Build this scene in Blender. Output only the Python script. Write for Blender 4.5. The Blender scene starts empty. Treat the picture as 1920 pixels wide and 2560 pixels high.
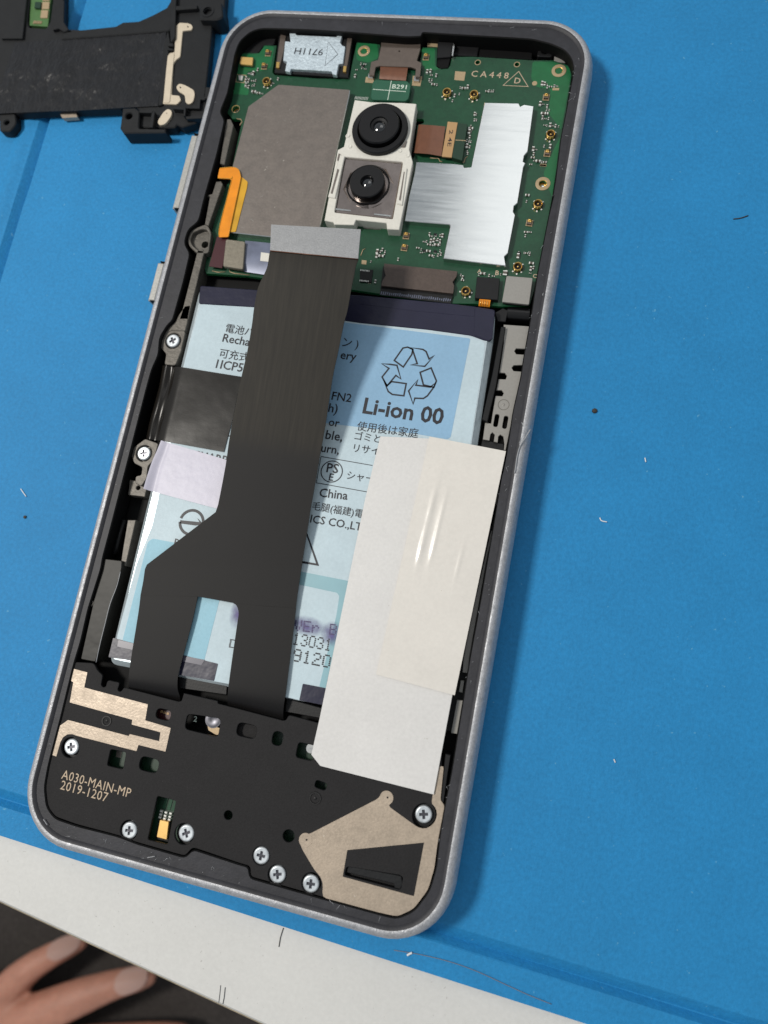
import bpy, bmesh, math, random
from mathutils import Vector, Matrix
from mathutils.geometry import tessellate_polygon

# ------------------------------------------------------------------ camera, world, lamps, exposure
SC = bpy.context.scene
COL = SC.collection
random.seed(7)
cam_data = bpy.data.cameras.new('camera')
cam = bpy.data.objects.new('camera', cam_data)
COL.objects.link(cam)
cam_data.sensor_fit = 'VERTICAL'
cam_data.sensor_height = 24.0
cam_data.lens = 16.6875
cam_data.clip_start = 0.005
cam_data.clip_end = 20.0
_m = Matrix([[0.969818, -0.163427, 0.180954], [0.192335, 0.968888, -0.155768], [-0.149868, 0.185871, 0.971078]]).to_4x4()
_m.translation = Vector((0.03765, -0.035935, 0.126948))
cam.matrix_world = _m
cam_data.dof.use_dof = True
cam_data.dof.focus_distance = 0.127
cam_data.dof.aperture_fstop = 12.0
SC.camera = cam
SC.render.resolution_x, SC.render.resolution_y = 768, 1024

world = bpy.data.worlds.new('World')
SC.world = world
world.use_nodes = True
bg = world.node_tree.nodes['Background']
bg.inputs['Color'].default_value = (0.87, 0.94, 1.0, 1)
bg.inputs['Strength'].default_value = 0.40

def area_lamp(name, loc, target, sx, sy, watts, color):
    d = bpy.data.lights.new(name, 'AREA')
    d.shape = 'RECTANGLE'; d.size = sx; d.size_y = sy; d.energy = watts; d.color = color
    o = bpy.data.objects.new(name, d); COL.objects.link(o)
    o.location = loc
    o.rotation_euler = (Vector(target) - Vector(loc)).to_track_quat('-Z', 'Y').to_euler()
    return o
# room lighting of a repair bench: a lamp over the left side and the ceiling panel ahead
area_lamp('bench_lamp', (-0.43, -0.01, 0.69), (0, 0, 0), 0.125, 0.125, 5.0, (1.0, 0.955, 0.88))
area_lamp('ceiling_panel', (0.235, 1.22, 1.75), (0.235, 1.0, 0.0), 1.00, 0.95, 3.5, (1.0, 0.99, 0.97))

SC.view_settings.view_transform = 'Standard'
SC.view_settings.look = 'None'
SC.view_settings.exposure = 0.0
SC.view_settings.gamma = 1.0
SC.view_settings.use_curve_mapping = False

# ------------------------------------------------------------------ materials
def lin(c):
    c = c / 255.0
    return c / 12.92 if c <= 0.04045 else ((c + 0.055) / 1.055) ** 2.4
def mat(name, rgb, rough=0.5, metal=0.0, spec=0.5, var=None, bump=None, stretch=None, rvar=0.0, coat=0.0, sss=0.0, speck=None, ygrad=None):
    m = bpy.data.materials.new(name); m.use_nodes = True
    nt = m.node_tree; N = nt.nodes; K = nt.links
    b = N['Principled BSDF']
    col = (lin(rgb[0]), lin(rgb[1]), lin(rgb[2]), 1)
    b.inputs['Base Color'].default_value = col
    b.inputs['Roughness'].default_value = rough
    b.inputs['Metallic'].default_value = metal
    b.inputs['Specular IOR Level'].default_value = spec
    b.inputs['Coat Weight'].default_value = coat
    b.inputs['Coat Roughness'].default_value = 0.12
    if sss:
        b.inputs['Subsurface Weight'].default_value = sss
        b.inputs['Subsurface Radius'].default_value = (1.0, 0.35, 0.2)
        b.inputs['Subsurface Scale'].default_value = 0.004
    tc = N.new('ShaderNodeTexCoord')
    vec = tc.outputs['Object']
    if stretch:
        mp = N.new('ShaderNodeMapping'); mp.inputs['Scale'].default_value = stretch
        K.new(vec, mp.inputs['Vector']); vec = mp.outputs['Vector']
    def noise(scale, detail=4, v=vec):
        n = N.new('ShaderNodeTexNoise'); n.inputs['Scale'].default_value = scale
        n.inputs['Detail'].default_value = detail; n.inputs['Roughness'].default_value = 0.6
        K.new(v, n.inputs['Vector']); return n.outputs['Fac']
    def ramp(src, a, b_):
        r = N.new('ShaderNodeMapRange'); r.inputs['From Min'].default_value = 0.3; r.inputs['From Max'].default_value = 0.7
        r.inputs['To Min'].default_value = a; r.inputs['To Max'].default_value = b_
        K.new(src, r.inputs['Value']); return r.outputs['Result']
    cur = None
    if var:
        x = None
        for (s, a) in var:
            f = ramp(noise(s), 1 - a, 1 + a)
            if x is None: x = f
            else:
                mu = N.new('ShaderNodeMath'); mu.operation = 'MULTIPLY'
                K.new(x, mu.inputs[0]); K.new(f, mu.inputs[1]); x = mu.outputs[0]
        vm = N.new('ShaderNodeVectorMath'); vm.operation = 'SCALE'
        vm.inputs[0].default_value = col[:3]; K.new(x, vm.inputs['Scale'])
        cur = vm.outputs['Vector']
    if speck:
        sc_, thr, rgb2 = speck
        n = noise(sc_, 2, tc.outputs['Object'])
        st = N.new('ShaderNodeMapRange'); st.inputs['From Min'].default_value = thr; st.inputs['From Max'].default_value = thr + 0.03
        K.new(n, st.inputs['Value'])
        mx = N.new('ShaderNodeMix'); mx.data_type = 'RGBA'
        K.new(st.outputs['Result'], mx.inputs['Factor'])
        if cur is not None: K.new(cur, mx.inputs[6])
        else: mx.inputs[6].default_value = col
        mx.inputs[7].default_value = (lin(rgb2[0]), lin(rgb2[1]), lin(rgb2[2]), 1)
        cur = mx.outputs[2]
    if ygrad:
        sx = N.new('ShaderNodeSeparateXYZ'); K.new(tc.outputs['Object'], sx.inputs[0])
        mr = N.new('ShaderNodeMapRange'); mr.interpolation_type = 'SMOOTHSTEP'
        mr.inputs['From Min'].default_value = ygrad[0] * .001; mr.inputs['From Max'].default_value = ygrad[1] * .001
        K.new(sx.outputs['Y'], mr.inputs['Value'])
        mg = N.new('ShaderNodeMix'); mg.data_type = 'RGBA'; K.new(mr.outputs['Result'], mg.inputs['Factor']); K.new(cur, mg.inputs[6])
        mg.inputs[7].default_value = (lin(ygrad[2][0]), lin(ygrad[2][1]), lin(ygrad[2][2]), 1); cur = mg.outputs[2]
    if cur is not None: K.new(cur, b.inputs['Base Color'])
    if rvar:
        K.new(ramp(noise(500), max(0.02, rough - rvar), rough + rvar), b.inputs['Roughness'])
    if bump:
        prev = None
        for (s, st, d) in bump:
            bn = N.new('ShaderNodeBump'); bn.inputs['Strength'].default_value = st; bn.inputs['Distance'].default_value = d
            K.new(noise(s, 3), bn.inputs['Height'])
            if prev: K.new(prev, bn.inputs['Normal'])
            prev = bn.outputs['Normal']
        K.new(prev, b.inputs['Normal'])
    return m
M = {}
M['mat'] = mat('blue_silicone', (37, 128, 184), 0.62, spec=.25, var=[(14, .05), (120, .04), (1400, .10)], bump=[(2600, .5, 0.00015), (160, .3, .0004)], speck=(900, .72, (84, 152, 192)))
M['table'] = mat('white_laminate', (208, 207, 204), 0.42, var=[(40, .03), (1500, .035)], bump=[(1100, .2, .0001)], speck=(1300, .71, (184, 182, 178)))
M['wood'] = mat('edge_band', (150, 138, 118), 0.7, var=[(800, .3)])
M['silver'] = mat('silver_frame', (168, 169, 173), 0.50, 0.45, var=[(900, .12), (3200, .18)], bump=[(3800, .6, .00012), (600, .15, .0002)], rvar=.12, speck=(1500, .745, (222, 222, 222)))
M['button'] = mat('silver_button', (172, 171, 167), 0.55, .35, var=[(2500, .14)], bump=[(4500, .4, .00008)])
M['ledge'] = mat('dark_grey_ledge', (45, 45, 50), 0.55, spec=.4, var=[(700, .16), (180, .14)], bump=[(2600, .3, .0001), (500, .2, .0002)], speck=(1700, .765, (104, 104, 110)))
M['black'] = mat('black_plastic', (16, 16, 18), 0.5, spec=.35, var=[(900, .15)], bump=[(3000, .2, .0001)])
M['deep'] = mat('black_floor', (7, 7, 8), 0.65, spec=.2)
M['cover'] = mat('black_film', (37, 36, 37), 0.7, spec=.2, var=[(260, .06), (3600, .18)], bump=[(4200, .3, .0001)], speck=(2600, .75, (72, 70, 72)))
M['tan'] = mat('antenna_foil', (174, 159, 142), 0.44, 0.3, var=[(2600, .12), (200, .07)], bump=[(2600, .3, .00010)], rvar=.10, speck=(1300, .75, (206, 196, 184)))
M['print'] = mat('tan_print', (186, 166, 142), 0.6, var=[(5000, .1)])
M['flex'] = mat('black_flex', (21, 20, 21), 0.56, spec=.21, var=[(3800, .16), (90, .05)], bump=[(4600, .10, .00004), (60, .05, .0006)])
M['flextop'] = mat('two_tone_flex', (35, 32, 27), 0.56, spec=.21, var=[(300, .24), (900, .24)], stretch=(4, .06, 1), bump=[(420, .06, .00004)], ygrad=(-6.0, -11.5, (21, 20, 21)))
M['stiff'] = mat('grey_stiffener', (150, 151, 153), 0.45, 0.35, var=[(4200, .12), (900, .06)], bump=[(4200, .4, .0001)])
M['pcb'] = mat('green_solder_mask', (26, 70, 47), 0.36, spec=.4, var=[(320, .15), (1800, .12)], bump=[(1500, .12, .00006)])
M['pcbhi'] = mat('green_ground_plane', (24, 98, 56), 0.38, spec=.4, var=[(420, .14)])
M['fbgreen'] = mat('green_flex_board', (36, 88, 66), 0.4, var=[(500, .08)])
M['pcblow'] = mat('dark_green_board', (20, 52, 34), 0.4)
M['shield'] = mat('dull_shield_steel', (126, 118, 112), 0.44, 0.60, var=[(2200, .08), (120, .05)], bump=[(3000, .25, .00008), (300, .14, .0003)], rvar=.07, speck=(900, .755, (186, 180, 170)))
M['brushed'] = mat('brushed_steel', (204, 207, 207), 0.17, 1.0, var=[(500, .06)], stretch=(.16, 2.2, 1), bump=[(900, .16, .00006), (110, .10, .0003)], rvar=.05)
M['steel'] = mat('bright_steel', (208, 208, 206), 0.25, 1.0, var=[(2000, .08)], bump=[(1500, .2, .0001)])
M['speaker'] = mat('zinc_plate', (205, 218, 226), 0.46, 0.55, var=[(1700, .13)], bump=[(1900, .5, .00025)], rvar=.12)
M['brown'] = mat('bronze_metal', (120, 108, 100), 0.36, 0.7, var=[(900, .08)])
M['label_br'] = mat('brown_connector_label', (82, 70, 64), 0.5, 0.25, var=[(1500, .12)], bump=[(2200, .4, .00012)], speck=(1500, .76, (150, 138, 126)))
M['gold'] = mat('gold_plate', (238, 196, 116), 0.28, .85, var=[(2000, .1)])
M['goldlid'] = mat('gold_lid', (232, 190, 118), 0.42, 0.7, var=[(3000, .06)])
M['pale'] = mat('tan_pad', (176, 154, 122), 0.45, 0.3, var=[(3000, .1)])
M['solder'] = mat('solder', (226, 226, 220), 0.35, 0.45)
M['chip'] = mat('ceramic_chip', (88, 80, 72), 0.55)
M['white'] = mat('white_plastic', (216, 213, 204), 0.52, var=[(1800, .05), (240, .04)], bump=[(2500, .2, .0001)])
M['lens'] = mat('lens_black', (10, 10, 12), 0.3, spec=.4)
M['lensmatt'] = mat('lens_barrel', (16, 16, 19), 0.55, spec=.3)
M['lensglass'] = mat('lens_glass', (7, 8, 12), 0.03, spec=.8, coat=1.0)
M['camsteel'] = mat('camera_can', (176, 162, 155), 0.15, 0.95, var=[(400, .15)], bump=[(200, .1, .0003)])
M['cuflex'] = mat('copper_flex', (112, 72, 52), 0.34, .15, var=[(700, .1)], bump=[(900, .15, .0001)])
M['tanstiff'] = mat('tan_stiffener', (178, 142, 98), 0.45)
M['orange'] = mat('orange_flex', (232, 142, 24), 0.30, var=[(350, .12)], coat=.25)
M['yellow'] = mat('yellow_flex', (206, 156, 40), 0.35, var=[(350, .12)])
M['maroon'] = mat('maroon_flex', (66, 26, 32), 0.35)
M['blugrey'] = mat('bluegrey_flex', (112, 118, 138), 0.36, .2, var=[(300, .2)])
M['gstiff'] = mat('nickel_stiffener', (136, 129, 116), 0.40, .6, bump=[(1900, .22, .00012)], var=[(1900, .12)])
M['batt'] = mat('battery_label', (186, 203, 211), 0.46, spec=.25, var=[(60, .05), (150, .05), (1800, .04)], bump=[(220, .2, .0004), (2600, .15, .0001)])
M['battside'] = mat('battery_pouch', (188, 200, 206), 0.30, .35, var=[(300, .1)], bump=[(260, .3, .0005)])
M['battblue'] = mat('blue_film', (138, 175, 204), 0.36, spec=.35, var=[(70, .06), (1700, .04)], bump=[(220, .25, .0004)])
M['battcyan'] = mat('cyan_film', (146, 190, 207), 0.46, spec=.22, var=[(70, .06), (1700, .04)], bump=[(220, .2, .0004)])
M['teal'] = mat('teal_border', (134, 174, 184), 0.35, var=[(200, .06)])
M['navy'] = mat('navy_tape', (33, 33, 54), 0.34, spec=.35, var=[(160, .12)], bump=[(240, .25, .0004)])
M['smoke'] = mat('smoky_tape', (80, 78, 92), 0.3, var=[(200, .1)])
M['ink'] = mat('black_ink', (24, 24, 34), 0.5)
M['inkviolet'] = mat('violet_ink', (66, 54, 96), 0.5)
M['tape'] = mat('glossy_black_tape', (24, 21, 18), 0.27, spec=.35, var=[(120, .15)], bump=[(70, .14, .0010), (1400, .05, .0001)])
M['lilac'] = mat('lilac_tape', (192, 189, 204), 0.42, var=[(150, .04), (2200, .03)], bump=[(180, .25, .0005)])
M['card'] = mat('release_paper_grey', (214, 212, 210), 0.33, spec=.45, var=[(90, .035), (1700, .04)], bump=[(1500, .16, .0001), (120, .12, .0006)], speck=(1500, .765, (182, 176, 166)))
M['card2'] = mat('release_paper_cream', (221, 216, 209), 0.21, spec=.5, var=[(90, .03), (1700, .03)], bump=[(1500, .05, .0001), (120, .07, .0006)], speck=(1500, .765, (190, 182, 168)), coat=.4)
M['rail'] = mat('grey_cast_rail', (98, 94, 88), 0.5, .4, var=[(900, .18)], bump=[(1500, .4, .0002)])
M['bracket'] = mat('grey_sheet', (150, 147, 142), 0.45, .35, var=[(2400, .05)])
M['screw'] = mat('zinc_screw', (204, 210, 215), 0.36, .5, var=[(1600, .12)], rvar=.1)
M['screwin'] = mat('screw_recess', (92, 92, 98), 0.35, .9)
M['graphite'] = mat('graphite_sheet', (24, 24, 27), 0.34, spec=.42, var=[(300, .3)], bump=[(190, .75, .0014), (900, .35, .0003)], stretch=(1.6, .7, 1))
M['rough_black'] = mat('moulded_black', (27, 28, 30), 0.55, spec=.28, var=[(500, .15)], bump=[(1800, .3, .00015)])
M['padwhite'] = mat('cream_foil', (214, 200, 178), 0.4, .15, var=[(700, .05)], bump=[(500, .3, .0003)])
M['oldgreen'] = mat('olive_board', (74, 110, 62), 0.4, var=[(700, .12)])
M['cyanpr'] = mat('pale_print', (205, 218, 205), 0.5)
M['skin'] = mat('skin', (186, 133, 113), 0.5, spec=.35, var=[(45, .12), (300, .08)], bump=[(420, .5, .0006), (1500, .3, .0002)], sss=.12)
M['nail'] = mat('nail', (196, 158, 146), 0.3, coat=.3, sss=.1)
M['cloth'] = mat('dark_trousers', (64, 60, 58), 0.9, spec=.15, var=[(30, .12), (900, .35)], bump=[(700, .6, .0008)])
M['floor'] = mat('dark_floor', (40, 38, 37), 0.8, var=[(8, .1)])
M['fibre_w'] = mat('pale_fibre', (216, 222, 226), 0.5)
M['fibre_d'] = mat('dark_speck', (52, 46, 40), 0.7)
M['hair'] = mat('grey_hair', (112, 122, 138), 0.5)
M['residue'] = mat('adhesive_residue', (150, 152, 156), 0.35, spec=.6)

# ------------------------------------------------------------------ geometry helpers (all sizes in millimetres)
S = 0.001
def area2(p): return sum(p[i][0] * p[(i + 1) % len(p)][1] - p[(i + 1) % len(p)][0] * p[i][1] for i in range(len(p)))
def clean(p):
    q = []
    for a in p:
        if not q or math.hypot(a[0] - q[-1][0], a[1] - q[-1][1]) > 1e-3: q.append((a[0], a[1]))
    if len(q) > 2 and math.hypot(q[0][0] - q[-1][0], q[0][1] - q[-1][1]) < 1e-3: q.pop()
    return q
def inset(p, d):
    n = len(p); out = []
    for i in range(n):
        a, b, c = p[i - 1], p[i], p[(i + 1) % n]
        u = (b[0] - a[0], b[1] - a[1]); v = (c[0] - b[0], c[1] - b[1])
        lu = math.hypot(*u) or 1; lv = math.hypot(*v) or 1
        n1 = (-u[1] / lu, u[0] / lu); n2 = (-v[1] / lv, v[0] / lv)
        k = 1 + n1[0] * n2[0] + n1[1] * n2[1]
        k = max(k, 0.45)
        out.append((b[0] + d * (n1[0] + n2[0]) / k, b[1] + d * (n1[1] + n2[1]) / k))
    return out
def rnd(p, r, n=4):
    p = clean(p); m = len(p); out = []
    for i in range(m):
        a, b, c = Vector(p[i - 1]), Vector(p[i]), Vector(p[(i + 1) % m])
        u = (a - b); v = (c - b); lu, lv = u.length, v.length
        d = min(r, lu * .48, lv * .48)
        s = b + u.normalized() * d; e = b + v.normalized() * d
        for k in range(n + 1):
            t = k / n
            q = s * (1 - t) ** 2 + b * 2 * t * (1 - t) + e * t * t
            out.append((q.x, q.y))
    return clean(out)
def circ(c, rx, ry=None, n=20, a0=0):
    ry = rx if ry is None else ry
    return [(c[0] + rx * math.cos(a0 + 2 * math.pi * i / n), c[1] + ry * math.sin(a0 + 2 * math.pi * i / n)) for i in range(n)]
def rect(c, w, h, a=0.0, r=0.0):
    ca, sa = math.cos(a), math.sin(a)
    p = [(c[0] + x * w / 2 * ca - y * h / 2 * sa, c[1] + x * w / 2 * sa + y * h / 2 * ca) for x, y in ((-1, -1), (1, -1), (1, 1), (-1, 1))]
    return rnd(p, r, 4) if r else p
class MB:
    def __init__(s): s.v = []; s.f = []; s.m = []; s.sm = []; s.mats = []
    def mi(s, k):
        if k not in s.mats: s.mats.append(k)
        return s.mats.index(k)
    def face(s, idx, m, smooth=False): s.f.append(tuple(idx)); s.m.append(s.mi(m)); s.sm.append(smooth)
    def ring(s, p, z): b = len(s.v); s.v += [(x, y, z) for x, y in p]; return list(range(b, b + len(p)))
    def prism(s, outline, z0, z1, m, c=0.0, holes=(), side=None, zf=None):
        """solid plate with an optional chamfered rim and holes; zf(x,y) adds height"""
        loops = []
        o = clean(outline)
        if area2(o) < 0: o = o[::-1]
        loops.append(o)
        for h in holes:
            h = clean(h)
            if area2(h) > 0: h = h[::-1]
            loops.append(h)
        side = side or m
        tops = []
        for L in loops:
            n = len(L)
            b = s.ring(L, z0)
            t = s.ring(L, z1 - c)
            for i in range(n): s.face((b[i], b[(i + 1) % n], t[(i + 1) % n], t[i]), side)
            if c > 0:
                Li = inset(L, c)
                t2 = s.ring(Li, z1)
                for i in range(n): s.face((t[i], t[(i + 1) % n], t2[(i + 1) % n], t2[i]), side)
                tops.append((Li, t2))
            else: tops.append((L, t))
        flat = [i for _, t in tops for i in t]
        if len(tops) == 1 and len(flat) <= 4: s.face(flat, m)
        else:
            tri = tessellate_polygon([[Vector((x, y, 0)) for x, y in L] for L, _ in tops])
            for a, b_, c_ in tri:
                A, B, Cc = s.v[flat[a]], s.v[flat[b_]], s.v[flat[c_]]
                k = (B[0] - A[0]) * (Cc[1] - A[1]) - (B[1] - A[1]) * (Cc[0] - A[0])
                if abs(k) < 1e-9: continue
                s.face((flat[a], flat[b_], flat[c_]) if k > 0 else (flat[a], flat[c_], flat[b_]), m)
        return s
    def lathe(s, c, prof, m, n=24, smooth=True, mats=None):
        segs = [math.atan2(prof[k + 1][1] - prof[k][1], prof[k + 1][0] - prof[k][0]) for k in range(len(prof) - 1)]
        def mk(r, z):
            if r < 1e-6: s.v.append((c[0], c[1], z)); return [len(s.v) - 1]
            return s.ring(circ(c, r, n=n), z)
        a = mk(*prof[0])
        for j in range(len(prof) - 1):
            if j and abs(math.remainder(segs[j] - segs[j - 1], 2 * math.pi)) > .5: a = mk(*prof[j])
            b = mk(*prof[j + 1]); mm = mats[j] if mats else m
            for i in range(n):
                i2 = (i + 1) % n
                if len(a) == 1 and len(b) == 1: continue
                if len(b) == 1: s.face((a[i], a[i2], b[0]), mm, smooth)
                elif len(a) == 1: s.face((a[0], b[i2], b[i]), mm, smooth)
                else: s.face((a[i], a[i2], b[i2], b[i]), mm, smooth)
            a = b
        return s
    def tube(s, pts, r, m, n=6, caps=True):
        pts = [Vector(p) for p in pts]; rings = []
        for i, p in enumerate(pts):
            d = (pts[min(i + 1, len(pts) - 1)] - pts[max(i - 1, 0)]).normalized()
            a = d.cross(Vector((0, 0, 1)));
            if a.length < 1e-4: a = Vector((1, 0, 0))
            a.normalize(); b = a.cross(d)
            rr = r[i] if isinstance(r, (list, tuple)) else r
            k = len(s.v)
            for j in range(n):
                t = 2 * math.pi * j / n
                q = p + a * (rr * math.cos(t)) + b * (rr * math.sin(t)); s.v.append(tuple(q))
            rings.append(list(range(k, k + n)))
        for A, B in zip(rings, rings[1:]):
            for j in range(n): s.face((A[j], A[(j + 1) % n], B[(j + 1) % n], B[j]), m, True)
        if caps: s.face(rings[0][::-1], m); s.face(rings[-1], m)
        return s
    def sheet(s, rows, m, th=0.12, mats=None):
        """rows of 3D points, all the same length, given a thickness downwards"""
        R_, C_ = len(rows), len(rows[0]); b = len(s.v)
        for r in rows: s.v += [tuple(p) for p in r]
        u = len(s.v)
        for r in rows: s.v += [(p[0], p[1], p[2] - th) for p in r]
        g = lambda o, i, j: o + i * C_ + j
        A = [rows[0][0], rows[0][1], rows[1][0]]
        k = (A[1][0] - A[0][0]) * (A[2][1] - A[0][1]) - (A[1][1] - A[0][1]) * (A[2][0] - A[0][0])
        for i in range(R_ - 1):
            mm = mats[i] if mats else m
            for j in range(C_ - 1):
                q = (g(b, i, j), g(b, i, j + 1), g(b, i + 1, j + 1), g(b, i + 1, j))
                w = (g(u, i, j), g(u, i, j + 1), g(u, i + 1, j + 1), g(u, i + 1, j))
                s.face(q if k > 0 else q[::-1], mm, True); s.face(w[::-1] if k > 0 else w, mm, True)
        edge = [(0, j) for j in range(C_)] + [(i, C_ - 1) for i in range(1, R_)] + [(R_ - 1, j) for j in range(C_ - 2, -1, -1)] + [(i, 0) for i in range(R_ - 2, 0, -1)]
        e0_ = len(s.v)
        for (i, j) in edge: p = rows[i][j]; s.v += [tuple(p), (p[0], p[1], p[2] - th)]
        ne = len(edge)
        for q_i in range(ne):
            a, c = e0_ + 2 * q_i, e0_ + 2 * ((q_i + 1) % ne)
            q = (a, a + 1, c + 1, c)
            s.face(q if k > 0 else q[::-1], m)
        return s
    def data(s, name):
        me = bpy.data.meshes.new(name)
        me.from_pydata([(x * S, y * S, z * S) for x, y, z in s.v], [], s.f)
        for k in s.mats: me.materials.append(M[k])
        me.polygons.foreach_set('material_index', s.m)
        me.polygons.foreach_set('use_smooth', s.sm)
        me.update()
        return me
    def build(s, name, parent=None):
        o = bpy.data.objects.new(name, s.data(name)); COL.objects.link(o)
        if parent is not None: o.parent = parent
        return o
def put(name, me, loc, parent, rz=0.0, sc=1.0):
    o = bpy.data.objects.new(name, me); COL.objects.link(o)
    o.parent = parent; o.location = (loc[0] * S, loc[1] * S, loc[2] * S); o.rotation_euler = (0, 0, rz); o.scale = (sc, sc, sc)
    return o
def thing(name, label, cat, loc=(0, 0, 0), group=None):
    o = bpy.data.objects.new(name, None); COL.objects.link(o)
    o.empty_display_size = 0.01; o.location = loc
    tag(o, label, cat, group); return o
def tag(o, label, cat, group=None):
    o['label'] = label; o['category'] = cat
    if group: o['group'] = group
    return o
def plate(name, parent, outline, z0, z1, m, c=0.0, holes=(), side=None):
    return MB().prism(outline, z0, z1, m, c, holes, side).build(name, parent)
def bez(p, n=6):
    """smooth a polyline (Catmull-Rom)"""
    p = [Vector(a) for a in p]; out = []
    for i in range(len(p) - 1):
        a, b, c, d = p[max(i - 1, 0)], p[i], p[i + 1], p[min(i + 2, len(p) - 1)]
        for k in range(n):
            t = k / n
            out.append(.5 * ((2 * b) + (c - a) * t + (2 * a - 5 * b + 4 * c - d) * t * t + (3 * b - a - 3 * c + d) * t ** 3))
    out.append(p[-1]); return out
def lettering(s, p0, p1, z, m, parent, name='lettering', bold=0.0, h=None, res=2, sp=1.0):
    cu = bpy.data.curves.new('t', 'FONT'); cu.body = s; cu.size = 1.0; cu.resolution_u = res; cu.offset = bold
    cu.fill_mode = 'FRONT'; cu.space_character = sp
    ob = bpy.data.objects.new('t', cu)
    me = bpy.data.meshes.new_from_object(ob)
    bpy.data.objects.remove(ob); bpy.data.curves.remove(cu)
    xs = [v.co.x for v in me.vertices]; ys = [v.co.y for v in me.vertices]
    w = max(xs) - min(xs); x0 = min(xs)
    d = Vector((p1[0] - p0[0], p1[1] - p0[1])); k = d.length / w; d.normalize()
    ky = h / max(ys) if h else k
    for v in me.vertices:
        a, b = (v.co.x - x0) * k, v.co.y * ky
        v.co = ((p0[0] + a * d.x - b * d.y) * S, (p0[1] + a * d.y + b * d.x) * S, z * S)
    me.materials.clear(); me.materials.append(M[m]); me.name = name
    for p in me.polygons:
        p.material_index = 0
        if p.normal.z < 0: p.flip()
    o = bpy.data.objects.new(name, me); COL.objects.link(o); o.parent = parent
    return o
def stroke_loop(b, pts, w, z, m, closed=True):
    """a flat printed outline of width w"""
    pts = clean(pts)
    if closed:
        if area2(pts) < 0: pts = pts[::-1]
        a = inset(pts, w / 2); c = inset(pts, -w / 2); n = len(pts)
        ia = b.ring(a, z); ic = b.ring(c, z)
        for i in range(n): b.face((ic[i], ic[(i + 1) % n], ia[(i + 1) % n], ia[i]), m)
    else:
        for q, r in zip(pts, pts[1:]):
            u = Vector((r[0] - q[0], r[1] - q[1])); u.normalize(); nx, ny = -u.y * w / 2, u.x * w / 2
            k = b.ring([(q[0] - nx, q[1] - ny), (r[0] - nx, r[1] - ny), (r[0] + nx, r[1] + ny), (q[0] + nx, q[1] + ny)], z)
            b.face(k, m)

DOT = {'0': '01110 10001 10001 10001 10001 10001 01110', '1': '00100 01100 00100 00100 00100 00100 01110', '2': '01110 10001 00001 00110 01000 10000 11111',
       '3': '01110 10001 00001 00110 00001 10001 01110', '9': '01110 10001 10001 01111 00001 00001 01110', 'B': '11110 10001 10001 11110 10001 10001 11110',
       'V': '10001 10001 10001 10001 01010 01010 00100', 'E': '11111 10000 10000 11110 10000 10000 11111', 'r': '00000 00000 10110 11001 10000 10000 10000', 'D': '11111 10001 10001 10001 10001 10001 11111', ' ': ' '.join(['00000'] * 7)}
def dot_print(txt, p0, p1, z, h, m, parent):
    """ink-jet dot lettering"""
    d = Vector((p1[0] - p0[0], p1[1] - p0[1])); n = len(txt); cell = d.length / (n * 6 - 1); d.normalize()
    b = MB(); ry = h / 7
    for i, ch in enumerate(txt):
        for r_i, rowbits in enumerate(DOT[ch].split()):
            for c_i, bit in enumerate(rowbits):
                if bit == '1':
                    a = (i * 6 + c_i + .5) * cell; v = (6.5 - r_i) * ry
                    c = (p0[0] + a * d.x - v * d.y + random.uniform(-.02, .02), p0[1] + a * d.y + v * d.x)
                    k = b.ring(circ(c, cell * .60, ry * .46, 7), z); b.face(k, m)
    return b.build('dot_lettering', parent)
M['foam'] = mat('smoky_foam', (36, 35, 32), 0.45, spec=.25, var=[(200, .2)], bump=[(150, .3, .0006)])

# ------------------------------------------------------------------ the setting: floor, table, mat
fl = MB().prism(rect((0, -200), 4000, 4000), -712, -710, 'floor').build('floor')
fl['kind'] = 'structure'
tbl = thing('table', 'white laminate work table under the blue mat, its front edge bare', 'table', (0, 0, -0.705))
# the front edge runs slightly askew to the phone
e0, e1 = (-42.28,-98.44), (9.10,-104.67)
dx, dy = e1[0] - e0[0], e1[1] - e0[1]
def edge_at(x): return e0[1] + (x - e0[0]) * dy / dx
tb = MB()
tp = [(-420, edge_at(-420)), (420, edge_at(420)), (420, 520), (-420, 520)]
tb.prism(tp, -24, -2.2, 'table', 0.5, side='table')
o = tb.build('tabletop', tbl); o.location = (0, 0, 0.705)
o = MB().prism([(-420, edge_at(-420) - .3), (420, edge_at(420) - .3), (420, edge_at(420) - .02), (-420, edge_at(-420) - .02)], -24, -2.75, 'wood', .15).build('edge_band', tbl)
o.location = (0, 0, 0.705)
for (lx, ly) in ((-380, -40), (380, -80), (-380, 480), (380, 480)):
    o = MB().prism(rect((lx, ly), 40, 40, 0, 6), -710, -24.2, 'table').build('leg', tbl); o.location = (0, 0, 0.705)

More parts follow.
